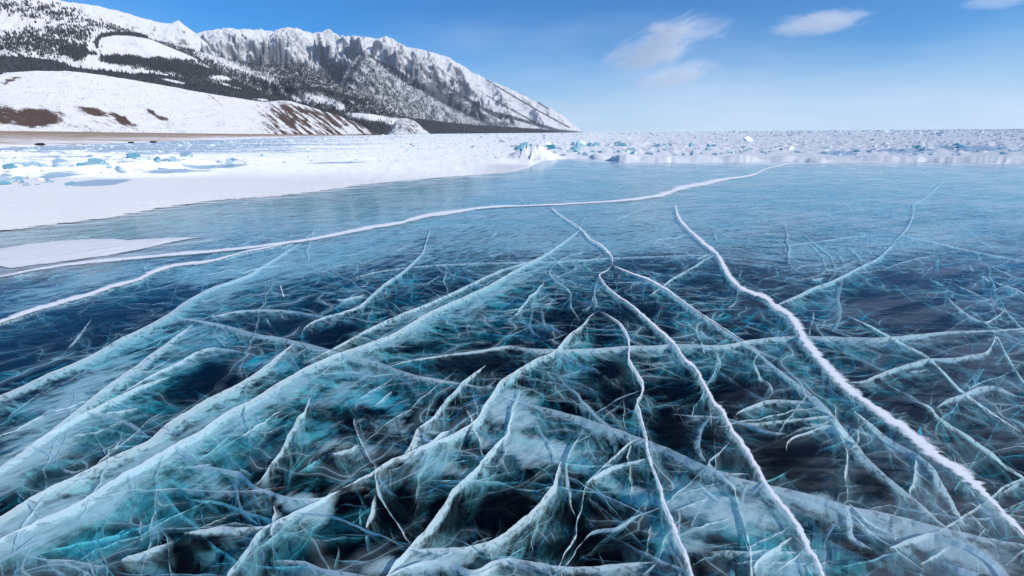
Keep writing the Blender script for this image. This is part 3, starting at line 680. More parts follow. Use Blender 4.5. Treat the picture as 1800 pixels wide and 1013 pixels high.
# ================================================================== ICE SHEET (closed slab with its own absorption)
def itp_(L, x):
    L = np.array(L, float); return np.interp(x, L[:, 0], L[:, 1])
def ice_slab():
    xs = np.concatenate([np.linspace(-75, -12, 40), np.linspace(-11.5, 11.5, 120), np.linspace(12, 75, 40)])
    ys = np.concatenate([np.linspace(-3, 0, 6)[:-1], np.linspace(0, 12, 120), np.linspace(12.3, 34, 60)])
    X, Y = np.meshgrid(xs, ys); n = X.size; nr, nc = X.shape
    u, v = proj(np.stack([X, np.maximum(Y, .3), 0 * X], -1))
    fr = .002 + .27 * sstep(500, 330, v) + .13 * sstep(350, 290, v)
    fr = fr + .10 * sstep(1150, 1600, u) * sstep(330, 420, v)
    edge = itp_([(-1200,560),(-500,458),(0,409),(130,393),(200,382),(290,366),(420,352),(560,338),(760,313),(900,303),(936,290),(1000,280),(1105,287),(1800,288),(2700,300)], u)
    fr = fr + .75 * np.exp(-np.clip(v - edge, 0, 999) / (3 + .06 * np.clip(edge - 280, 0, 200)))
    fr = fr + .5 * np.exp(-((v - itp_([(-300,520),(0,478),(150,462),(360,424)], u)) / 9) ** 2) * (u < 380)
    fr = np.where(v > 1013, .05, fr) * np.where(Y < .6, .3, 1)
    top = np.stack([X, Y, 0 * X], -1).reshape(-1, 3); bot = top.copy(); bot[:, 2] = -ICE_T
    f = grid_faces(nr, nc); fb = f[:, ::-1] + n
    idx = np.arange(n).reshape(nr, nc)
    ring = np.concatenate([idx[0, :-1], idx[:-1, -1], idx[-1, :0:-1], idx[:0:-1, 0]])
    nx = np.roll(ring, -1); sides = np.stack([ring, ring + n, nx + n, nx], 1)
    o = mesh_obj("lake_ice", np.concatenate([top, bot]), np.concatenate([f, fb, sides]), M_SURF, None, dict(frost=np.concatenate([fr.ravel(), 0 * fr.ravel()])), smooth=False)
    tag(o, kind="structure")
ice_slab()
Nw = NT("lake_water"); Nw.surf(Nw.diffuse(rgb(.001, .003, .006)))
w_ = mesh_obj("lake_water", [(-80, -4, -ICE_T + .012), (80, -4, -ICE_T + .012), (80, 36, -ICE_T + .012), (-80, 36, -ICE_T + .012)], np.array([[0, 1, 2, 3]]), Nw.m, smooth=False)
tag(w_, kind="structure")
# ================================================================== LAND
def Pd(px, py, R):
    """point at horizontal distance R seen at this pixel"""
    d = ray(px, py); k = np.asarray(R) / np.hypot(d[..., 0], d[..., 1])
    p = d * k[..., None]; p[..., 2] += CAM_H; return p
def hz_y(px):
    px = np.asarray(px, float)
    y = np.full_like(px, 234.0)
    for _ in range(3):
        d = ray(px, y); y = y + d[..., 2] / np.hypot(d[..., 0], d[..., 1]) * FPX * .95
    return y
def itp(px, L):
    L = np.array(L, float); return np.interp(px, L[:, 0], L[:, 1])

def land_mat(name, rock=(.10, .095, .10), brown=(.115, .075, .065), tree=(.018, .022, .026), spk=14.0, rockslope=.62, rocksharp=.10, snow=(.64, .64, .65)):
    N = NT(name); p = N.pos()
    fo = N.attr("forest"); br = N.attr("bare")
    geo = N.n("NewGeometry"); sp = N.n("SeparateXYZ"); N.t.links.new(geo.outputs["Normal"], sp.inputs[0])
    n1 = N.noise(p, 1 / (spk * 5), 5, .7)
    n2 = N.noise(N.map(p, scale=(1, 1, .45)), 1 / (spk * .8), 3, .7)
    rk = N.math('ADD', sp.outputs[2], N.math('MULTIPLY', N.math('SUBTRACT', n1, .5), .9))
    rk = N.math('ADD', rk, N.math('MULTIPLY', N.math('SUBTRACT', n2, .5), .5))
    rock_f = N.ramp(rk, rockslope - rocksharp, rockslope + rocksharp, 1.0, 0.0)
    c = N.mixc(N.math('MULTIPLY', rock_f, .85), rgb(*snow), rgb(*rock))
    n3 = N.noise(p, 1 / (spk * .55), 6, .8)
    nb = N.math('ADD', N.math('MULTIPLY', n3, 1.5), N.math('MULTIPLY', n1, 1.1))
    nb = N.math('SUBTRACT', nb, .80)
    bf = N.ramp(nb, N.math('SUBTRACT', .86, N.math('MULTIPLY', br, .72)), N.math('SUBTRACT', .96, N.math('MULTIPLY', br, .70)), 0.0, 1.0)
    bf = N.math('MULTIPLY', bf, N.ramp(br, .03, .2))
    c = N.mixc(bf, c, rgb(*brown))
    ff = N.ramp(n2, N.math('SUBTRACT', .70, N.math('MULTIPLY', fo, .46)), N.math('SUBTRACT', .74, N.math('MULTIPLY', fo, .46)), 0.0, 1.0)
    ff = N.math('MULTIPLY', ff, N.ramp(fo, .02, .15))
    c = N.mixc(N.math('MULTIPLY', ff, .95), c, rgb(*tree))
    return N.surf(N.diffuse(c, .6, N.bump(N.math('ADD', n1, n3), .5, spk * .35)))

def line_d(u, v, L):
    L = np.array(L, float); o = np.full(u.shape, 1e9)
    for a, b in zip(L[:-1], L[1:]):
        d = b - a; t = np.clip(((u - a[0]) * d[0] + (v - a[1]) * d[1]) / (d @ d), 0, 1)
        o = np.minimum(o, np.hypot(u - a[0] - t * d[0], v - a[1] - t * d[1]))
    return o

TERR = {}
def terrain(name, sil, Rf, Rc, mat, step=1.6, rows=170, gul=120.0, amp=.16, shear=.5, power=1.1, silrough=.6, forest=None, bare=None, seed=1, zf=-3.0, oct=5):
    sil = np.array(sil, float)
    px = np.arange(sil[0, 0], sil[-1, 0] + step, step)
    ys = np.interp(px, sil[:, 0], sil[:, 1])
    ys = ys + silrough * (fbm(px / 12, 0 * px + seed, 5, seed + 3, gain=.7) * 3 + np.abs(fbm(px / 9, 0 * px + seed + 5, 4, seed + 4, gain=.7)) * 2.5)
    Rfoot = itp(px, Rf); Rcrest = itp(px, Rc)
    crest = Pd(px, ys, Rcrest); H = np.maximum(crest[:, 2], .5)
    t = np.linspace(0, 1, rows); tb = np.linspace(1, 1.5, 14)[1:]
    T = np.concatenate([t, tb])[:, None]
    d = ray(px, hz_y(px)); az = np.arctan2(d[:, 0], d[:, 1])
    R = Rfoot + (Rcrest - Rfoot) * T
    shape = np.where(T <= 1, np.clip(T, 0, 1) ** power, np.clip(1 - (T - 1) * 1.7, 0, 1))
    s = az[None, :] * Rcrest.mean(); r = R - Rfoot.mean()
    wx = s + .35 * gul * fbm(s / gul / 1.5, r / gul / 1.5, 3, seed + 9)
    g = ridged((wx + shear * r) / gul, r / (gul * 3.2), oct, seed + 20)
    g2 = fbm(wx / (gul * 2.5), r / (gul * 2.5), 6, seed + 30, gain=.6)
    g = .72 * g + .24 * ridged((s - .8 * shear * r) / (gul * .38) + g2, r / (gul * .9), 4, seed + 25, gain=.6)
    env = np.clip(4 * T * (1.02 - T), 0, 1) ** .8 * (T <= 1.02)
    Z = zf + (H[None, :] - zf) * shape + amp * H[None, :] * env * ((g - .45) * 1.3 + .5 * g2)
    X = np.sin(az)[None, :] * R; Y = np.cos(az)[None, :] * R
    V = np.stack([X, Y, Z], -1)
    # nothing in front may rise above the drawn skyline
    lim = CAM_H + (crest[:, 2] - CAM_H)[None, :] / Rcrest[None, :] * R
    V[..., 2] = np.where(T <= 1, np.minimum(V[..., 2], lim - .004 * R * (1 - T) * .6), V[..., 2])
    u, v = proj(V)
    fo = forest(u, v) if forest else np.zeros_like(u); ba = bare(u, v) if bare else np.zeros_like(u)
    front = (T <= 1) * np.ones_like(u)
    o = mesh_obj(name, V.reshape(-1, 3), grid_faces(*u.shape), mat, None, dict(forest=np.clip(fo, 0, 1), bare=np.clip(ba, 0, 1)))
    tag(o, kind="structure")
    TERR[name] = (V, np.clip(fo, 0, 1) * front)
    return o

# ---- far white mountain behind the left shoulder
M_far = land_mat("far_mountain_ground", spk=22, rockslope=.50)
terrain("distant_mountain", [(60,-60),(150,-6),(170,5),(195,12),(230,17),(260,24),(300,36),(320,42),(345,44),(352,41),(357,39),(365,48),(378,58),(390,72),(410,95)],
        [(0,5500),(500,5500)], [(0,7500),(500,7500)], M_far, gul=260, amp=.12, seed=3, shear=-.5, rows=90)
# ---- main jagged range
SIL5 = [(240,92),(270,72),(300,65),(330,62),(375,58),(400,57),(430,52),(445,50),(460,48),(475,51),(490,49),(510,56),(520,52),(535,50),(560,51),(575,56),(583,52),(590,55),(600,51),(610,57),(620,61),(650,62),(680,64),(693,62),(703,68),(717,77),(730,82),(750,87),(765,91),(783,96),(800,103),(817,114),(835,126),(857,139),(880,148),(900,157),(920,166),(933,174),(950,182),(967,190),(985,201),(1000,212),(1014,222),(1027,233.5)]
def f5(u, v):
    top = itp(u, SIL5)
    k = sstep(25, 85, v - top) * .70 + .02
    k = k - .5 * blobs(u, v, [(540,95,16,32,-20,1.),(480,70,30,18,0,.6),(840,150,30,20,30,.5),(870,160,26,18,30,.5)])
    k = np.maximum(k, sstep(-3, 3, v - itp(u, [(600,226),(735,212),(833,219),(933,226),(1000,229),(1030,233)])) * 1.0)
    k = np.maximum(k, .95 * np.exp(-(line_d(u, v, [(860,197),(900,207),(950,221),(985,231)]) / 3.5) ** 2))
    for L, w, a in (([(600,70),(632,104),(650,130)],3,.5),([(648,98),(700,128),(760,166),(812,198)],2.2,.8),([(700,92),(735,116),(780,150),(830,180),(880,208)],2.0,.7),
                    ([(745,100),(790,135),(840,165)],2.6,.45),([(855,140),(900,168),(950,197),(1000,224)],1.4,.9),([(850,165),(890,188),(940,215)],1.8,.7),([(905,158),(940,176),(965,192)],1.6,.9),
                    ([(760,120),(768,140),(775,160)],4,.5),([(800,118),(808,140),(812,165)],4,.5),([(560,60),(566,95),(575,130)],5,.55),([(470,60),(462,95),(450,120)],4,.4),([(610,140),(625,118),(640,104)],4,.9),([(420,75),(440,100),(450,125)],4,.4)):
        k = k + a * np.exp(-(line_d(u, v, L) / w) ** 2)
    return k + .45 * fbm(u / 11, v / 9, 5, 91, gain=.65)
M_range = land_mat("range_ground", spk=17, rockslope=.47, rocksharp=.20, rock=(.17, .175, .19), tree=(.03, .04, .055))
terrain("mountain_range", SIL5, [(240,5000),(700,5000),(1027,8600)], [(240,8200),(700,8600),(900,9000),(1027,8900)], M_range, step=1.3, rows=230, gul=520, amp=.34, seed=12, shear=.55, power=.95, silrough=1.5, forest=f5, oct=6)
# ---- spurs in front of the range
S1 = [(600,160),(618,128),(632,108),(647,97),(660,103),(680,119),(713,141),(740,156),(768,172),(800,190),(835,206),(860,218),(885,228),(900,234)]
def fS(u, v): return .52 + .35 * fbm(u / 12, v / 8, 4, 97) + .45 * np.exp(-(line_d(u, v, S1) / 3.0) ** 2)
terrain("mountain_spur", S1, [(600,4300),(900,6500)], [(600,5600),(900,7000)], M_range, step=1.3, rows=120, gul=230, amp=.22, seed=23, shear=.9, forest=fS, silrough=.8)
S2 = [(300,70),(340,80),(380,92),(420,104),(470,114),(510,118),(528,114),(543,111),(560,121),(580,132),(600,143),(620,153),(640,163),(660,175),(680,188),(697,200),(712,209),(725,216)]
def fS2(u, v):
    k = .60 + .25 * fbm(u / 10, v / 7, 4, 98)
    k = k - .35 * np.exp(-(line_d(u, v, [(350,92),(400,112),(440,128),(480,140)]) / 7) ** 2)
    k = np.maximum(k, 1.0 * np.exp(-(line_d(u, v, [(505,160),(530,156),(560,158),(600,168),(640,180)]) / 4.5) ** 2))
    k = np.maximum(k, .9 * np.exp(-(line_d(u, v, S2[7:]) / 3.2) ** 2))
    return k - .9 * np.exp(-(line_d(u, v, [(520,174),(545,172),(570,178),(600,188)]) / 5.5) ** 2)
M_slope = land_mat("wooded_slope_ground", spk=9, rockslope=.45, tree=(.018, .022, .030))
terrain("wooded_spur", S2, [(300,3000),(725,3300)], [(300,4600),(725,3900)], M_slope, step=1.3, rows=150, gul=170, amp=.20, seed=31, shear=.8, forest=fS2, silrough=.8)
# ---- the big slope at left with its shoulder
SIL3 = [(-420,-40),(-200,-38),(0,-30),(90,-18),(140,-6),(160,3),(175,12),(200,25),(240,45),(270,57),(290,65),(310,75),(330,84),(365,100),(400,124),(440,149),(470,163),(500,176),(540,192)]
EDGE3 = [(170,84),(168,74),(178,64),(200,60),(230,61),(280,69),(310,77),(335,86),(400,124),(440,150)]
def f3(u, v):
    n = fbm(u / 22, v / 7, 4, 101)
    k = blobs(u, v, [(60,78,110,28,0,.42),(120,60,70,18,0,.40),(140,94,30,14,0,.95),(100,82,60,18,10,.55),(230,108,60,9,4,.8),(300,117,75,12,6,.95),(360,132,70,14,8,.9),(250,45,60,10,24,.35),(60,20,160,22,10,.30),(200,48,60,10,10,.35),(440,150,60,14,20,.9)])
    k = k + .35 * n * (k > .1)
    k = np.maximum(k, 1.0 * np.exp(-(line_d(u, v, EDGE3) / 2.6) ** 2))
    k = np.maximum(k, .75 * np.exp(-(line_d(u, v, [(160,2),(200,24),(240,44),(290,65)]) / 1.2) ** 2))
    hole = blobs(u, v, [(160,108,12,14,-50,1.),(185,118,26,5,20,1.),(230,76,55,9,3,.8),(160,85,8,10,0,.8),(390,138,36,6,4,1.),(385,150,22,3,8,.9)])
    return k * (1 - hole)
M_big = land_mat("big_slope_ground", spk=7, rockslope=.33, rocksharp=.12, brown=(.13, .11, .12))
terrain("mountain_slope", SIL3, [(-420,2300),(540,2300)], [(-420,4300),(540,3300)], M_big, step=1.5, rows=170, gul=260, amp=.07, seed=41, shear=.4, forest=f3,
        bare=lambda u, v: blobs(u, v, [(60,25,130,22,5,.35),(230,78,50,10,3,.35),(60,45,80,14,8,.35),(210,50,80,10,15,.3)]), silrough=.4)
# ---- forested foreland
SIL2 = [(-420,70),(-200,86),(0,98),(40,101),(100,104),(135,108),(165,120),(195,124),(240,128),(300,131),(340,137),(400,147),(440,158),(500,169),(540,184),(560,190),(600,197),(640,199),(700,205),(735,209),(770,214),(833,220),(933,227),(975,231),(1000,233.5)]
def f2(u, v):
    hole = blobs(u, v, [(232,127,18,2.6,3,1.),(22,131,22,3,3,1.),(305,143,22,2.2,12,1.),(380,141,30,3.2,6,1.),(460,176,14,2.6,6,1.),(650,206,45,7,8,1.),(700,216,26,9,10,.9),(545,180,22,3,10,.7)])
    return 1.0 - 1.1 * hole + .2 * fbm(u / 10, v / 4, 3, 107)
terrain("forested_foreland", SIL2, [(-420,1500),(650,1900),(1000,6500)], [(-420,2400),(650,2700),(1000,7300)], M_slope, step=1.5, rows=70, gul=200, amp=.05, seed=51, forest=f2, silrough=.35, power=1.0)
# ---- near white hills with bare brown patches
SIL1 = [(-420,170),(-200,180),(-60,172),(0,152),(15,142),(35,134),(60,129),(100,126.5),(150,126),(180,129),(230,137),(300,149),(360,161),(400,168),(450,176),(475,180),(500,177),(520,178),(545,186),(570,194),(600,203),(625,214),(645,225),(660,233),(674,240)]
def b1(u, v):
    k = blobs(u + 9 * fbm(u / 16, v / 7, 4, 115), v + 4 * fbm(u / 16, v / 7, 4, 116), [(190,216,70,10,22,.42),(130,222,90,7,5,.38),(20,190,40,6,0,.4),(300,222,60,7,20,.32),(60,207,50,17,0,1.3),(5,203,32,16,0,1.2),(163,196,34,8,14,.9),(215,211,34,8,30,.9),(275,203,34,6,28,.75),(120,232,140,3,0,.35),(20,141,22,4,-20,.8),(505,190,18,12,60,.7)])
    c, s = math.cos(.66), math.sin(.66)
    a = (u * c + v * s); b = (-u * s + v * c)
    st = fbm(a / 55, b / 5.5, 4, 111, gain=.6) * 1.9 + .62
    reg = sstep(400, 520, u) * sstep(168, 196, v + (u - 520) * -.1)
    k = np.maximum(k, np.clip(st, 0, 1) * reg * .95)
    st2 = fbm(a / 30, b / 3.0, 4, 113) * 1.2
    return np.maximum(k, np.clip(st2, 0, 1) * .42 * sstep(150, 225, v))
M_near = land_mat("near_hill_ground", spk=3.2, rockslope=.20, rocksharp=.05, brown=(.085, .058, .052), tree=(.06, .05, .05))
terrain("snowy_hill", SIL1, [(-420,620),(0,680),(400,1000),(674,1350)], [(-420,950),(0,980),(400,1250),(674,1400)], M_near, step=1.3, rows=150, gul=95, amp=.10, seed=61, shear=1.1, bare=lambda u, v: 1.15 * b1(u, v), silrough=.25, zf=1.5,
        forest=lambda u, v: .20 + .15 * fbm(u / 30, v / 8, 3, 117) + .3 * np.exp(-(line_d(u, v, [(362,163),(385,180),(392,190)]) / 1.2) ** 2))
SILm = [(678,241),(684,232),(690,222),(697,213),(707,208),(718,207.5),(728,211),(738,219),(748,229),(757,236),(762,240)]
terrain("snowy_knoll", SILm, [(670,1150),(765,1150)], [(670,1250),(765,1250)], M_near, step=.7, rows=70, gul=45, amp=.16, seed=67, shear=.9, silrough=.25, zf=-1,
        bare=lambda u, v: .42 + .6 * fbm((u * .7 + v * .7) / 16, (-u * .7 + v * .7) / 2.5, 3, 119))

# ---- larch and pine woods standing on those slopes
def woods(name, src, n, hgt, label, seed, thr=.12):
    R = np.random.RandomState(seed); V_, F_ = [], []
    pos = []
    for t, share in src:
        V, fo = TERR[t]; w = np.clip(fo - thr, 0, 1) ** 1.4
        a = V[:-1, :-1]; e1 = V[1:, :-1] - a; e2 = V[:-1, 1:] - a
        ar = np.linalg.norm(np.cross(e1, e2), axis=-1) * w[:-1, :-1]
        u, v = proj(a); ar = ar * ((u > -150) & (u < 1050))
        p = ar.ravel() / ar.sum(); k = R.choice(len(p), int(n * share), p=p)
        i, j = np.unravel_index(k, ar.shape)
        q = a[i, j] + e1[i, j] * R.rand(len(k), 1) + e2[i, j] * R.rand(len(k), 1)
        pos.append(q)
    P = np.concatenate(pos); m = len(P)
    h = hgt * R.uniform(.55, 1.35, m); r = h * R.uniform(.16, .26, m); a0 = R.rand(m) * 6.28
    ring = [np.stack([P[:, 0] + r * np.cos(a0 + k * 2.094), P[:, 1] + r * np.sin(a0 + k * 2.094), P[:, 2] + h * .12], 1) for k in range(3)]
    mid = [np.stack([P[:, 0] + .55 * r * np.cos(a0 + 1 + k * 2.094), P[:, 1] + .55 * r * np.sin(a0 + 1 + k * 2.094), P[:, 2] + h * .55], 1) for k in range(3)]
    tip = P + np.stack([0 * h, 0 * h, h], 1); base = P - np.array([0, 0, 1.0])
    V = np.stack(ring + mid + [tip, base], 1); b = np.arange(m)[:, None] * 8
    F = np.concatenate([b + np.array(f)[None, :] for f in [(0, 1, 3), (1, 4, 3), (1, 2, 4), (2, 5, 4), (2, 0, 5), (0, 3, 5), (3, 4, 6), (4, 5, 6), (5, 3, 6), (7, 1, 0), (7, 2, 1), (7, 0, 2)]])
    N = NT(name + "_needles"); c = N.mixc(N.noise(N.pos(), .02, 3), rgb(.025, .03, .035), rgb(.07, .068, .075))
    o = mesh_obj(name, V.reshape(-1, 3), F, N.surf(N.diffuse(c)), smooth=False)
    tag(o, kind="stuff", label=label)
woods("larch_forest", [("mountain_slope", .5), ("forested_foreland", .5)], 26000, 12.0, "dark winter larch wood spread over the left mountain slopes", 3)
woods("pine_forest", [("wooded_spur", 1.0)], 16000, 15.0, "speckled dark wood on the spur before the jagged range", 5, .25)

# ================================================================== SHORE (frozen beach with dry grass)
SH_LOW = [(-900,276),(-400,270),(0,262),(60,259.5),(100,257.5),(200,254),(270,251.5),(400,247),(520,243),(620,240),(672,238.6)]
SH_TOP = [(-900,226),(-400,228),(0,230.5),(200,233),(400,235.5),(600,237.0),(672,237.6)]
px = np.arange(-900, 673, 4.0); yl = itp(px, SH_LOW)
near = at(px, yl); Rn = np.hypot(near[:, 0], near[:, 1]); Rfar = itp(px, [(-900,650),(0,720),(400,1050),(672,1400)])
far = Pd(px, itp(px, SH_TOP), Rfar)
d = ray(px, hz_y(px)); az = np.arctan2(d[:, 0], d[:, 1])
t = np.linspace(0, 1, 150)[:, None]; R = Rn * (Rfar / Rn) ** t
tt = (R - Rn) / (Rfar - Rn)
Z = -.02 + .25 * sstep(0, .06, t) + far[:, 2] * tt ** 1.15 + .10 * fbm(R / 9, az * 30 + 0 * R, 4, 121) * sstep(0, .1, t)
V = np.stack([np.sin(az) * R, np.cos(az) * R, Z], -1)
N = NT("shore_grass"); p = N.pos()
n1 = N.noise(N.map(p, scale=(.25, 1, 1)), .05, 5, .65); n2 = N.noise(N.map(p, scale=(.2, 1.3, 1)), .55, 5, .7); n3 = N.noise(p, .012, 3, .5)
k = N.math('ADD', N.math('MULTIPLY', n1, .4), N.math('ADD', N.math('MULTIPLY', n2, .4), N.math('MULTIPLY', n3, .2)))
farness = N.attr("farness")
sn = N.ramp(k, N.math('ADD', .40, N.math('MULTIPLY', farness, .18)), N.math('ADD', .50, N.math('MULTIPLY', farness, .20)), 0, 1)
c = N.mixc(N.ramp(n3, .35, .65), rgb(.30, .235, .18), rgb(.22, .165, .13))
c = N.mixc(N.math('MULTIPLY', sn, .85), c, rgb(.78, .78, .84))
fn = np.broadcast_to(t ** 1.0, R.shape)
o = mesh_obj("shore", V.reshape(-1, 3), grid_faces(*R.shape), N.surf(N.diffuse(c, .7, N.bump(n2, .6, .3))), None, dict(farness=fn)); tag(o, kind="structure")
SHORE_Z = (px, Rn)

# ================================================================== SNOW FIELD beyond the clear ice
SB = [(-1200,560),(-900,500),(-500,458),(-200,430),(-60,416),(0,409),(60,401),(130,393),(165,388),(200,382),(240,373),(290,366),(350,357),(420,352),(450,350),(500,345),(560,338),(640,325),(700,318),(760,313),(830,308),(900,303),(922,298),(932,294),(936,290),(950,285),(975,281),(1000,279.5),(1040,280),(1070,283),(1105,287),(1200,287),(1300,286),(1400,285),(1440,287),(1500,288),(1560,288),(1620,286),(1650,286),(1700,287),(1800,288),(1950,292),(2700,300)]
px = np.concatenate([np.arange(-1200, -60, 14.0), np.arange(-60, 1860, 3.2), np.arange(1860, 2700, 14.0)])
yb = itp(px, SB) + .9 * fbm(px / 24, 0 * px, 4, 131, gain=.6) * np.clip((itp(px, SB) - 234) / 50, .6, 3)
nb = at(px, yb); Rb = np.hypot(nb[:, 0], nb[:, 1]); d = ray(px, hz_y(px)); az = np.arctan2(d[:, 0], d[:, 1])
q = np.concatenate([np.linspace(0, .12, 12), np.linspace(.12, 1, 300)[1:]])[:, None]
R1 = Rb * (420.0 / Rb) ** q
q2 = np.geomspace(420, 32000, 44)[1:, None]
R = np.concatenate([R1, q2 + 0 * Rb], 0)
X = np.sin(az) * R; Y = np.cos(az) * R
u, v = proj(np.stack([X, Y, 0 * X], -1))
e = R - Rb
drift = .075 * (1 - np.exp(-e / (.10 * Rb))) + .05 * np.clip(fbm(X / 2.6, Y / 2.0, 4, 133), 0, 1) * sstep(0, 1.5, e)
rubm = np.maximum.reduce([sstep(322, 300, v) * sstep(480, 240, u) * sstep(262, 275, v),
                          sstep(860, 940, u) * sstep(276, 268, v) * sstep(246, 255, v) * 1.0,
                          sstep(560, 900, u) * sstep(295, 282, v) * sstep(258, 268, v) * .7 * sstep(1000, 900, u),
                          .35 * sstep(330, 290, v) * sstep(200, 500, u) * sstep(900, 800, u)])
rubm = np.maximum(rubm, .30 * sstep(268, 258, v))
b1_ = ridged(X / 1.3, Y / 1.3, 4, 137); b2_ = np.clip(fbm(X / .55, Y / .55, 3, 141), -.2, 1)
b3_ = ridged(X / 6.5, Y / 6.5, 3, 139)
Z = drift + rubm * (.17 * b1_ + .13 * b2_ + .26 * b3_ * sstep(30, 60, R)) * sstep(0, 1.2, e)
Z += .30 * sstep(80, 260, R) * np.clip(ridged(X / 23, Y / 23, 3, 143) - .35, 0, 1) * 1.6
MOUND = [(940,281,38,24),(985,281,26,11),(1040,281,40,9),(1100,285,40,12),(1170,286,50,10),(1240,285,44,11),(1310,285,40,12),(1390,284,34,11),(1440,286,24,9),(1480,284,30,8),(1560,284,50,12),(1640,286,46,11),(1700,287,44,12),(1760,287,50,15),
         (40,312,46,14),(110,312,70,15),(220,305,70,17),(320,297,40,12),(450,289,60,9),(600,286,70,7),(760,290,90,7),(860,290,60,9),(1820,286,40,12)]
for (mx, my, mw, mh) in MOUND:
    c = at(mx, my); mp = math.hypot(*(at(mx + 1, my) - c)[:2]); w = mw * mp; h = mh * mp * 1.05
    dx = (X - c[0]); dy = (Y - c[1] - .6 * w)
    # mounds stretch across the line of sight
    L = np.array([c[0], c[1]]) / math.hypot(c[0], c[1]); al = dx * L[0] + dy * L[1]; ac = dx * L[1] - dy * L[0]
    m = np.exp(-(np.abs(ac / w) ** 2.2 + np.abs(al / (w * .75)) ** 2)) * (1 + .45 * fbm(X / (w * .5), Y / (w * .5), 4, 149))
    Z = np.maximum(Z, h * m * sstep(0, .3, e))
Z = np.where((u < 690) & (v < itp(u, SH_LOW) - .3), -1.2, Z)
Z = np.where(R > 3000, np.minimum(Z, 0), Z) * np.where(np.arange(len(R))[:, None] == 0, 0, 1) + np.where(np.arange(len(R))[:, None] == 0, .0015, .003)
# thin windswept spots where blue ice looks out
bare = blobs(u, v, [(175,326,62,6.5,-3,1.2),(95,316,50,3,-4,.8),(385,297,50,3,-3,.9),(1480,273,50,4,0,.9),(1590,270,60,4,0,.9),(1700,266,60,4,2,1.2),(600,290,60,3,0,.5),(300,308,70,4,-3,.5)])
bare = bare + .28 * sstep(278, 262, v) * (1 - sstep(242, 236, v) * .4) + .12 * sstep(1100, 1700, u) * sstep(280, 262, v)
bare = bare + .36 * sstep(310, 285, v) * sstep(900, 500, u) + .28 * sstep(335, 305, v) * sstep(700, 250, u)
N = NT("wind_packed_snow"); p = N.pos(); ba = N.attr("bare")
s1 = N.noise(N.map(p, rot=(0, 0, .06), scale=(.10, 1, 1)), .9, 6, .72, .3); s2 = N.noise(N.map(p, rot=(0, 0, -.05), scale=(.14, 1, 1)), .10, 5, .65, .3); s3 = N.noise(N.map(p, scale=(.12, 1, 1)), .008, 4, .6)
k = N.math('ADD', N.math('MULTIPLY', s1, .40), N.math('ADD', N.math('MULTIPLY', s2, .38), N.math('MULTIPLY', s3, .22)))
bf = N.ramp(k, N.math('SUBTRACT', .62, N.math('MULTIPLY', ba, .22)), N.math('SUBTRACT', .66, N.math('MULTIPLY', ba, .22)), 0, 1)
bf = N.math('MULTIPLY', bf, N.ramp(ba, .05, .3))
fine = N.noise(p, 22.0, 4, .6); sastr = N.noise(N.map(p, rot=(0, 0, .25), scale=(.35, 1.4, 1)), 1.6, 4, .55)
snow = N.diffuse(N.mixc(N.attr("shade_lift"), N.mixc(sastr, rgb(.61, .615, .62), rgb(.68, .68, .68)), rgb(.84, .84, .83)), .5, N.bump(N.math('ADD', N.math('MULTIPLY', fine, .25), N.math('MULTIPLY', sastr, 1.6)), .5, .05))  # snow colour whitened over rubble and bank to offset their grey shading
ic = N.mixc(N.noise(p, .6, 3), rgb(.26, .42, .54), rgb(.42, .58, .68))
g = N.n("BsdfGlossy"); N.set(g, "Roughness", .25); N.set(g, "Color", rgb(.9, .95, 1))
ice = N.mixs(.16, N.diffuse(ic), g.outputs[0])
M_FIELD = N.surf(thin_out(N, p, N.mixs(N.math('MULTIPLY', bf, .85), snow, ice)))
o = mesh_obj("snow_field", np.stack([X, Y, Z], -1).reshape(-1, 3), grid_faces(*X.shape), M_FIELD, None, dict(shade_lift=np.clip(sstep(0, .3, rubm) + sstep(296, 286, v) * sstep(700, 900, u), 0, 1), bare=np.clip(bare, 0, 1.3), thin=1.15 * np.exp(-e / (.045 * Rb)) * sstep(19, 14, Rb))); tag(o, kind="structure")
_fpx, _fR, _fZ = px, R, Z
def field_z(x, y):
    a = math.atan2(x, y); j = int(np.clip(np.searchsorted(az_field, a), 0, len(az_field) - 1)); r = math.hypot(x, y)
    return float(np.interp(r, R[:, j], Z[:, j]))
az_field = az

# ---- snow tongue lying on the clear ice at left
TP = [(-260,472),(-120,452),(0,437),(40,430),(90,424),(150,420.5),(200,420),(225,422),(262,420),(300,418),(352,417)]
TL = [(-260,520),(-120,492),(-40,478),(0,469),(22,473),(60,467),(110,461),(150,455),(190,450),(230,442),(262,436),(300,427),(330,421),(352,417)]
px2 = np.arange(-260, 353, 3.0); a = itp(px2, TP); b = itp(px2, TL)
tt = np.linspace(0, 1, 22)[:, None]; yy = b + (a - b) * tt; yy = yy + 1.2 * fbm(px2 / 20, tt * 3 + 0 * px2, 4, 151) * np.clip((b - a) / 30, 0, 1)
G = at(px2 + 0 * yy, yy); e = np.minimum(tt, 1 - tt) * 2
G[..., 2] = .003 + .022 * sstep(0, .5, e) * np.clip((b - a) / 30, .1, 1) + .006 * fbm(G[..., 0] * 3, G[..., 1] * 3, 3, 153) * sstep(0, .4, e)
o = mesh_obj("snow_drift", G.reshape(-1, 3), grid_faces(*yy.shape), M_SNOW, None, dict(thin=1.15 * np.exp(-e / .16) + .5 * sstep(230, 352, px2 + 0 * yy)))
tag(o, "long flat tongue of snow lying on the clear ice at the left edge", "snow drift")

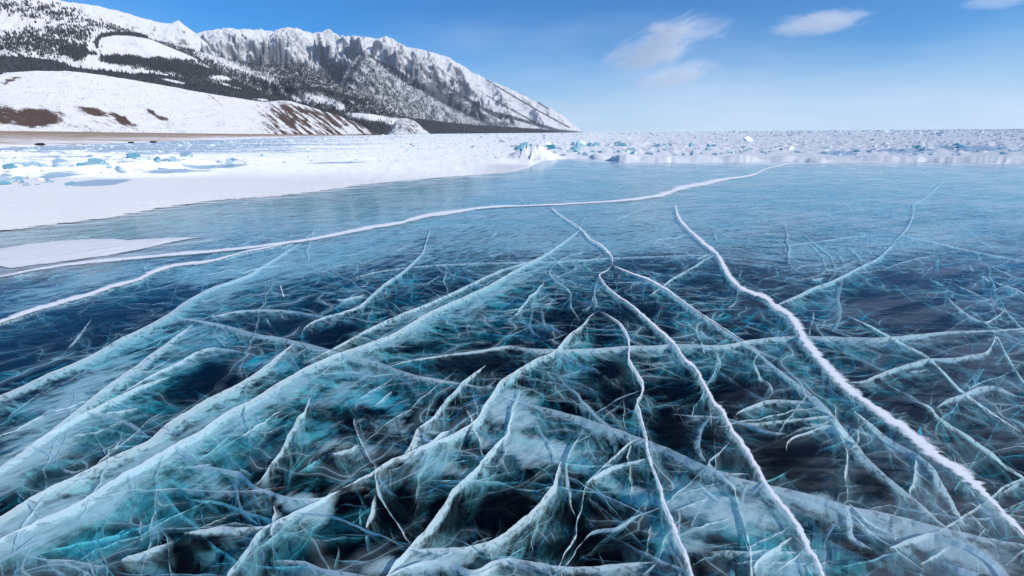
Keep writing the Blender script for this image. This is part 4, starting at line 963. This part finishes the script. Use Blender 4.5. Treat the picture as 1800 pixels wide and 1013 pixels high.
# ================================================================== BROKEN ICE
def slab_mesh(seed, thick):
    R = np.random.RandomState(seed); n = R.randint(5, 8)
    a = np.sort((np.arange(n) + R.uniform(-.3, .3, n)) / n * 2 * math.pi); r = R.uniform(.6, 1.05, n)
    el = R.uniform(.55, .95)
    P = np.stack([r * np.cos(a), r * np.sin(a) * el], 1); b = .90
    V = [np.c_[P * b, np.full(n, thick)], np.c_[P, np.full(n, thick * .82)], np.c_[P * R.uniform(.93, 1.06, (n, 1)), np.full(n, -thick * .8)], np.c_[P * b * .98, np.full(n, -thick)]]
    V = np.concatenate(V); V += R.normal(0, .018, V.shape)
    F3 = []
    for k in range(1, n - 1): F3 += [(0, k, k + 1), (3 * n, 3 * n + k + 1, 3 * n + k)]
    F4 = [(l * n + k, (l + 1) * n + k, (l + 1) * n + (k + 1) % n, l * n + (k + 1) % n) for l in range(3) for k in range(n)]
    return V, np.array(F3), np.array(F4)
def ice_block_mat():
    N = NT("broken_ice"); oi = N.n("ObjectInfo"); p = N.n("TexCoord").outputs["Object"]
    rnd = N.math("ADD", N.math("MULTIPLY", oi.outputs["Alpha"], 0.9), N.math("MULTIPLY", oi.outputs["Random"], 0.25)); n = N.noise(p, 2.4, 4, .6, .4)
    f = N.ramp(N.math('ADD', N.math('MULTIPLY', rnd, .6), N.math('MULTIPLY', n, .5)), .25, .85)
    c = N.mixc(f, rgb(.68, .79, .84), rgb(.30, .62, .72))
    tl = N.n("BsdfTranslucent"); N.set(tl, 0, N.mixc(f, rgb(.64, .82, .88), rgb(.28, .70, .78)))
    g = N.n("BsdfGlossy"); N.set(g, "Roughness", .3)
    s = N.mixs(.45, N.diffuse(c, 0, N.bump(n, .3, .05)), tl.outputs[0])
    return N.surf(N.mixs(.10, s, g.outputs[0]))
M_BLK = ice_block_mat()
SLABS = []
for k in range(16):
    V, F3, F4 = slab_mesh(200 + k, [.07, .11, .17, .26][k % 4])
    o = mesh_obj("ice_block", V, [F3, F4], M_BLK, smooth=False); o.data.use_fake_user = False
    SLABS.append(o.data); bpy.data.objects.remove(o)
RB = np.random.RandomState(77)
def put_slab(px_, py_, size_px, tilt, label, group, spin=None, k=None, lift=.25, blue=0.0):
    g = at(px_, py_); mp = math.hypot(*(at(px_ + 1, py_) - g)[:2]); s = size_px * mp * .5
    o = bpy.data.objects.new("ice_block", SLABS[RB.randint(16) if k is None else k]); COL.objects.link(o)
    z = max(field_z(g[0], g[1]), 0.0)
    az_ = RB.uniform(0, 6.28) if spin is None else spin
    o.rotation_mode = 'XYZ'; o.rotation_euler = (tilt, RB.uniform(-.3, .3), az_)
    o.scale = (s, s * RB.uniform(.7, 1), s)
    o.color = (1, 1, 1, blue); o.location = (g[0], g[1], z + s * lift * abs(math.sin(tilt)))
    tag(o, label, "ice block", group, "thing"); return o
NAMED = [(922,266,26,1.1,.3,"bright turquoise ice slab at the left foot of the tallest snow mound"),
 (965,266,30,1.0,-.4,"wide turquoise ice slab on the right flank of the tallest snow mound"),
 (1020,263,26,1.25,.2,"pale turquoise slab standing upright right of the tallest snow mound"),
 (1048,262,22,.7,1.0,"white-blue slab leaning at the thin dark pole-like splinter"),
 (1092,263,24,1.0,-.2,"blue-green slab set in the middle of the central pressure ridge"),
 (1215,262,18,.9,.6,"small grey-blue slab on the ridge between the mounds"),
 (1315,254,24,1.2,.1,"lone green-tinted slab behind the snow ridge near its centre right"),
 (1390,268,20,1.3,.4,"upright slab where the long white crack meets the snow ridge"),
 (1690,265,40,.35,0,"long flat dark-blue slab on the right part of the ridge"),
 (1560,265,22,.6,.8,"violet-shaded slab in the right stretch of the ridge"),
 (34,296,20,1.35,.5,"tall narrow slab standing up at the left end of the left ridge"),
 (45,296,16,1.4,-.8,"second upright shard crossing the tall narrow one at the left edge"),
 (60,296,18,1.3,1.3,"curved upright shard right of the two crossed ones at the left edge"),
 (22,302,26,.8,-.2,"wide blue slab at the foot of the upright shards"),
 (105,292,22,1.2,.2,"round-topped pale slab standing alone in the left ridge"),
 (170,296,30,.9,.4,"broad light-blue slab leaning on the left ridge"),
 (148,297,26,.5,.1,"flat slab with a dark edge beside the broad light-blue one"),
 (280,300,20,.7,-.5,"small blue slab tilted on the rear of the left ridge"),
 (330,280,26,.5,.2,"pale slab lying on the far side of the left ridge"),
 (128,330,20,.5,.9,"white chunk lying on the blue ice patch at left"),
 (12,325,34,.7,.6,"large crumbled slab at the left edge before the ridge"),
 (240,282,26,.5,0,"thin greenish slab on the rear line of the left ridge")]
for (x, y, s, tl, sp, lab) in NAMED: put_slab(x, y, s, tl, lab, "broken ice slabs pushed up along the ridges", sp, blue=.75 if ("turq" in lab or "blue" in lab or "green" in lab) else .2)
CL = [("small ice slab among those heaped along the left snow ridge", 46, lambda: (RB.uniform(-40, 400), 306 - RB.uniform(0, 1) * 0 , 0)),]
def scatter(n, fx, fy, fs, label):
    for _ in range(n):
        x = fx(); y = fy(x); sz = fs(); tl_ = RB.uniform(.15, 1.35); bl = .8 * U(0, 1) ** 4
        w1 = "low-lying" if tl_ < .5 else ("leaning" if tl_ < 1.0 else "upright")
        w2 = "tiny" if sz < 8 else ("small" if sz < 14 else "sizeable")
        w3 = "cyan" if bl > .3 else "whitish"
        put_slab(x, y, sz, tl_, label.replace("small tilted ", "small ").replace("small pale ", "small ").replace("small ice", f"{w2} {w1} {w3} ice", 1), "broken ice slabs pushed up along the ridges", blue=bl)
U = RB.uniform
scatter(70, lambda: U(-40, 420), lambda x: 312 - .045 * x + U(-12, 8), lambda: U(6, 22), "small pale ice slab in the jumble of the left pressure ridge")
scatter(16, lambda: U(-20, 90), lambda x: 326 + U(-8, 6), lambda: U(6, 18), "small ice chunk in the crumbled heap at the left edge")
scatter(80, lambda: U(895, 1180), lambda x: 269 + U(-10, 7), lambda: U(6, 21), "small tilted ice slab in the central part of the snow ridge")
scatter(40, lambda: U(1180, 1430), lambda x: 270 + U(-8, 6), lambda: U(5, 18), "small ice slab sticking out where the ridge nears the long crack")
scatter(70, lambda: U(1430, 1860), lambda x: 271 + U(-8, 6), lambda: U(5, 19), "small ice slab sticking out of the right stretch of the snow ridge")
scatter(30, lambda: U(420, 900), lambda x: 285 + U(-10, 8), lambda: U(3, 9), "small ice slab in the low rubble between the two ridges")

def rubble(n=9000):
    R = np.random.RandomState(9); x = R.uniform(-300, 2100, n); hy = hz_y(x)
    y = hy + 2.2 + 46 * R.rand(n) ** 1.9
    keep = (y < itp(x, SB) - 17) & (R.rand(n) < .30 + .7 * (y < 262)) & ((x > 672) | (y > itp(x, SH_LOW) + 2)); x, y = x[keep], y[keep]; hy = hy[keep]
    G = at(x, y); keep = np.hypot(G[:, 0], G[:, 1]) < 1500; G = G[keep]; x = x[keep]; m = len(G)
    Rr = np.hypot(G[:, 0], G[:, 1]); s = Rr / 800 * R.uniform(.8, 3.2, m) * np.where(R.rand(m) < .06, 2.0, 1)
    s = np.minimum(s, 2.5)
    n_ = 4; a = R.rand(m, 1) * 6.28 + np.arange(n_)[None] * 1.571 + R.uniform(-.4, .4, (m, n_)); r = s[:, None] * R.uniform(.5, 1.1, (m, n_)); th = s * R.uniform(.08, .3, m)
    L = np.stack([r * np.cos(a), r * np.sin(a) * .7, 0 * r], -1)
    top = L + np.array([0, 0, 1]) * th[:, None, None]; bot = L - np.array([0, 0, 1]) * th[:, None, None]
    P = np.concatenate([top, bot], 1)
    tx = R.uniform(-1.3, 1.3, m); rz = R.rand(m) * 6.28
    c, s_ = np.cos(tx)[:, None], np.sin(tx)[:, None]
    P = np.stack([P[..., 0], P[..., 1] * c - P[..., 2] * s_, P[..., 1] * s_ + P[..., 2] * c], -1)
    c, s_ = np.cos(rz)[:, None], np.sin(rz)[:, None]
    P = np.stack([P[..., 0] * c - P[..., 1] * s_, P[..., 0] * s_ + P[..., 1] * c, P[..., 2]], -1)
    zb = np.array([field_z(g[0], g[1]) for g in G])
    P = P + G[:, None, :] + np.array([0, 0, 1]) * (zb[:, None, None] + .0)
    b = np.arange(m)[:, None] * 8
    F = np.concatenate([b + np.array(f)[None] for f in [(0, 1, 2, 3), (7, 6, 5, 4), (0, 4, 5, 1), (1, 5, 6, 2), (2, 6, 7, 3), (3, 7, 4, 0)]])
    N = NT("ice_rubble"); nn = N.noise(N.pos(), .7, 3, .6); c = N.mixc(N.ramp(nn, .48, .66), rgb(.88, .90, .92), rgb(.60, .78, .86))
    tl = N.n("BsdfTranslucent"); N.set(tl, 0, c)
    o = mesh_obj("ice_rubble", P.reshape(-1, 3), F, N.surf(N.mixs(.3, N.diffuse(c), tl.outputs[0])), smooth=False)
    tag(o, kind="stuff", label="countless small broken ice pieces strewn to the horizon")
rubble()

# dark rocks on the frozen beach
def rock(px_, py_, w, label):
    g = at(px_, py_); mp = math.hypot(*(at(px_ + 1, py_) - g)[:2]); R = np.random.RandomState(int(px_))
    nr, nc = 9, 16; th = np.linspace(0, math.pi, nr)[:, None]; ph = np.linspace(0, 2 * math.pi, nc, endpoint=False)[None]
    X = np.sin(th) * np.cos(ph); Y = np.sin(th) * np.sin(ph); Z = np.cos(th) + 0 * ph
    k = 1 + .35 * fbm(X * 1.7 + px_, Y * 1.7 + Z, 3, 171)
    V = np.stack([X * k * w * .5 * mp, Y * k * w * .35 * mp, Z * k * w * .13 * mp], -1).reshape(-1, 3)
    f = grid_faces(nr, nc); i = np.arange(nr - 1) * nc; wrap = np.stack([i + nc - 1, i, i + nc, i + 2 * nc - 1], 1)
    N = NT("shore_rock"); c = N.mixc(N.noise(N.pos(), 2.0, 4), rgb(.03, .03, .03), rgb(.08, .07, .065))
    o = mesh_obj("shore_rock", V, np.concatenate([f, wrap]), N.surf(N.diffuse(c)), smooth=False)
    o.location = (g[0], g[1], .25 + w * .08 * mp); tag(o, label, "rock", "dark rocks lying on the frozen beach")
rock(72, 258.0, 11, "largest dark rock, on the beach above the left ridge")
rock(231, 254.0, 7, "smallest dark rock, between the other two on the beach")
rock(270, 253.0, 8, "right dark rock at the waterline below the near white hill")
# ================================================================== CLOUDS (real volumes, far off)
def cloud(px_, py_, w, h, R, dens, tilt, label, seed, lo=.46):
    c = Pd(px_, py_, R); k = R / FPX * 1.02
    me = bpy.data.meshes.new("cloud"); import bmesh
    bm = bmesh.new(); bmesh.ops.create_icosphere(bm, subdivisions=3, radius=1.0); bm.to_mesh(me); bm.free()
    o = bpy.data.objects.new("cloud", me); COL.objects.link(o)
    a = math.atan2(c[0], c[1])
    o.scale = (w * .5 * k, w * .35 * k, h * .5 * k); o.rotation_euler = (0, tilt, -a); o.location = c
    N = NT("cloud_vapour"); p = N.n("TexCoord").outputs["Object"]
    n = N.noise(N.map(p, rot=(0, .25, 0), scale=(1.3, 1.2, 1.0), loc=(seed, 0, 0)), 2.0, 8, .70, .9)
    ln = N.n("VectorMath"); ln.operation = 'LENGTH'; N.t.links.new(p, ln.inputs[0])
    f = N.ramp(ln.outputs["Value"], .25, 1.0, 1.0, 0.0)
    d = N.ramp(N.math('SUBTRACT', n, N.math('MULTIPLY', N.math('SUBTRACT', 1.0, f), .36)), lo - .20, lo + .06, 0.0, dens)
    v = N.n("VolumePrincipled"); N.set(v, "Color", rgb(.97, .97, .98)); N.set(v, "Density", d); N.set(v, "Anisotropy", .1)
    N.t.links.new(v.outputs[0], N.out.inputs["Volume"]); me.materials.append(N.m)
    tag(o, label, "cloud", None, "thing")
cloud(1165, 80, 330, 105, 24000, .0014, math.radians(-15), "largest grey-white ragged cloud above the open horizon", 1.0, .60)
cloud(1187, 134, 190, 55, 24000, .0008, math.radians(-12), "faint small cloud wisp just below the largest cloud", 4.0, .5)
cloud(1437, 41, 150, 40, 24000, .0009, math.radians(-2), "pale flat cloud high in the sky right of the largest one", 7.0, .42)
cloud(1760, 0, 90, 22, 24000, .0006, 0, "pale cloud scrap cut by the top edge of the sky", 9.0, .42)

# ================================================================== HAZE
def haze():
    x, y0, y1, z0, z1 = 34000.0, -1500.0, 34000.0, -2.6, 1750.0
    V = [(-x, y0, z0), (x, y0, z0), (x, y1, z0), (-x, y1, z0), (-x, y0, z1), (x, y0, z1), (x, y1, z1), (-x, y1, z1)]
    N = NT("haze"); v = N.n("VolumePrincipled"); N.set(v, "Color", rgb(.92, .97, 1.0)); N.set(v, "Density", HAZE)
    N.t.links.new(v.outputs[0], N.out.inputs["Volume"])
    o = mesh_obj("haze", V, np.array([(3, 2, 1, 0), (4, 5, 6, 7), (0, 1, 5, 4), (1, 2, 6, 5), (2, 3, 7, 6), (3, 0, 4, 7)]), N.m, smooth=False)
    tag(o, kind="stuff", label="thin pale winter haze between the camera and the mountains")
HAZE = 1.9e-5
haze()
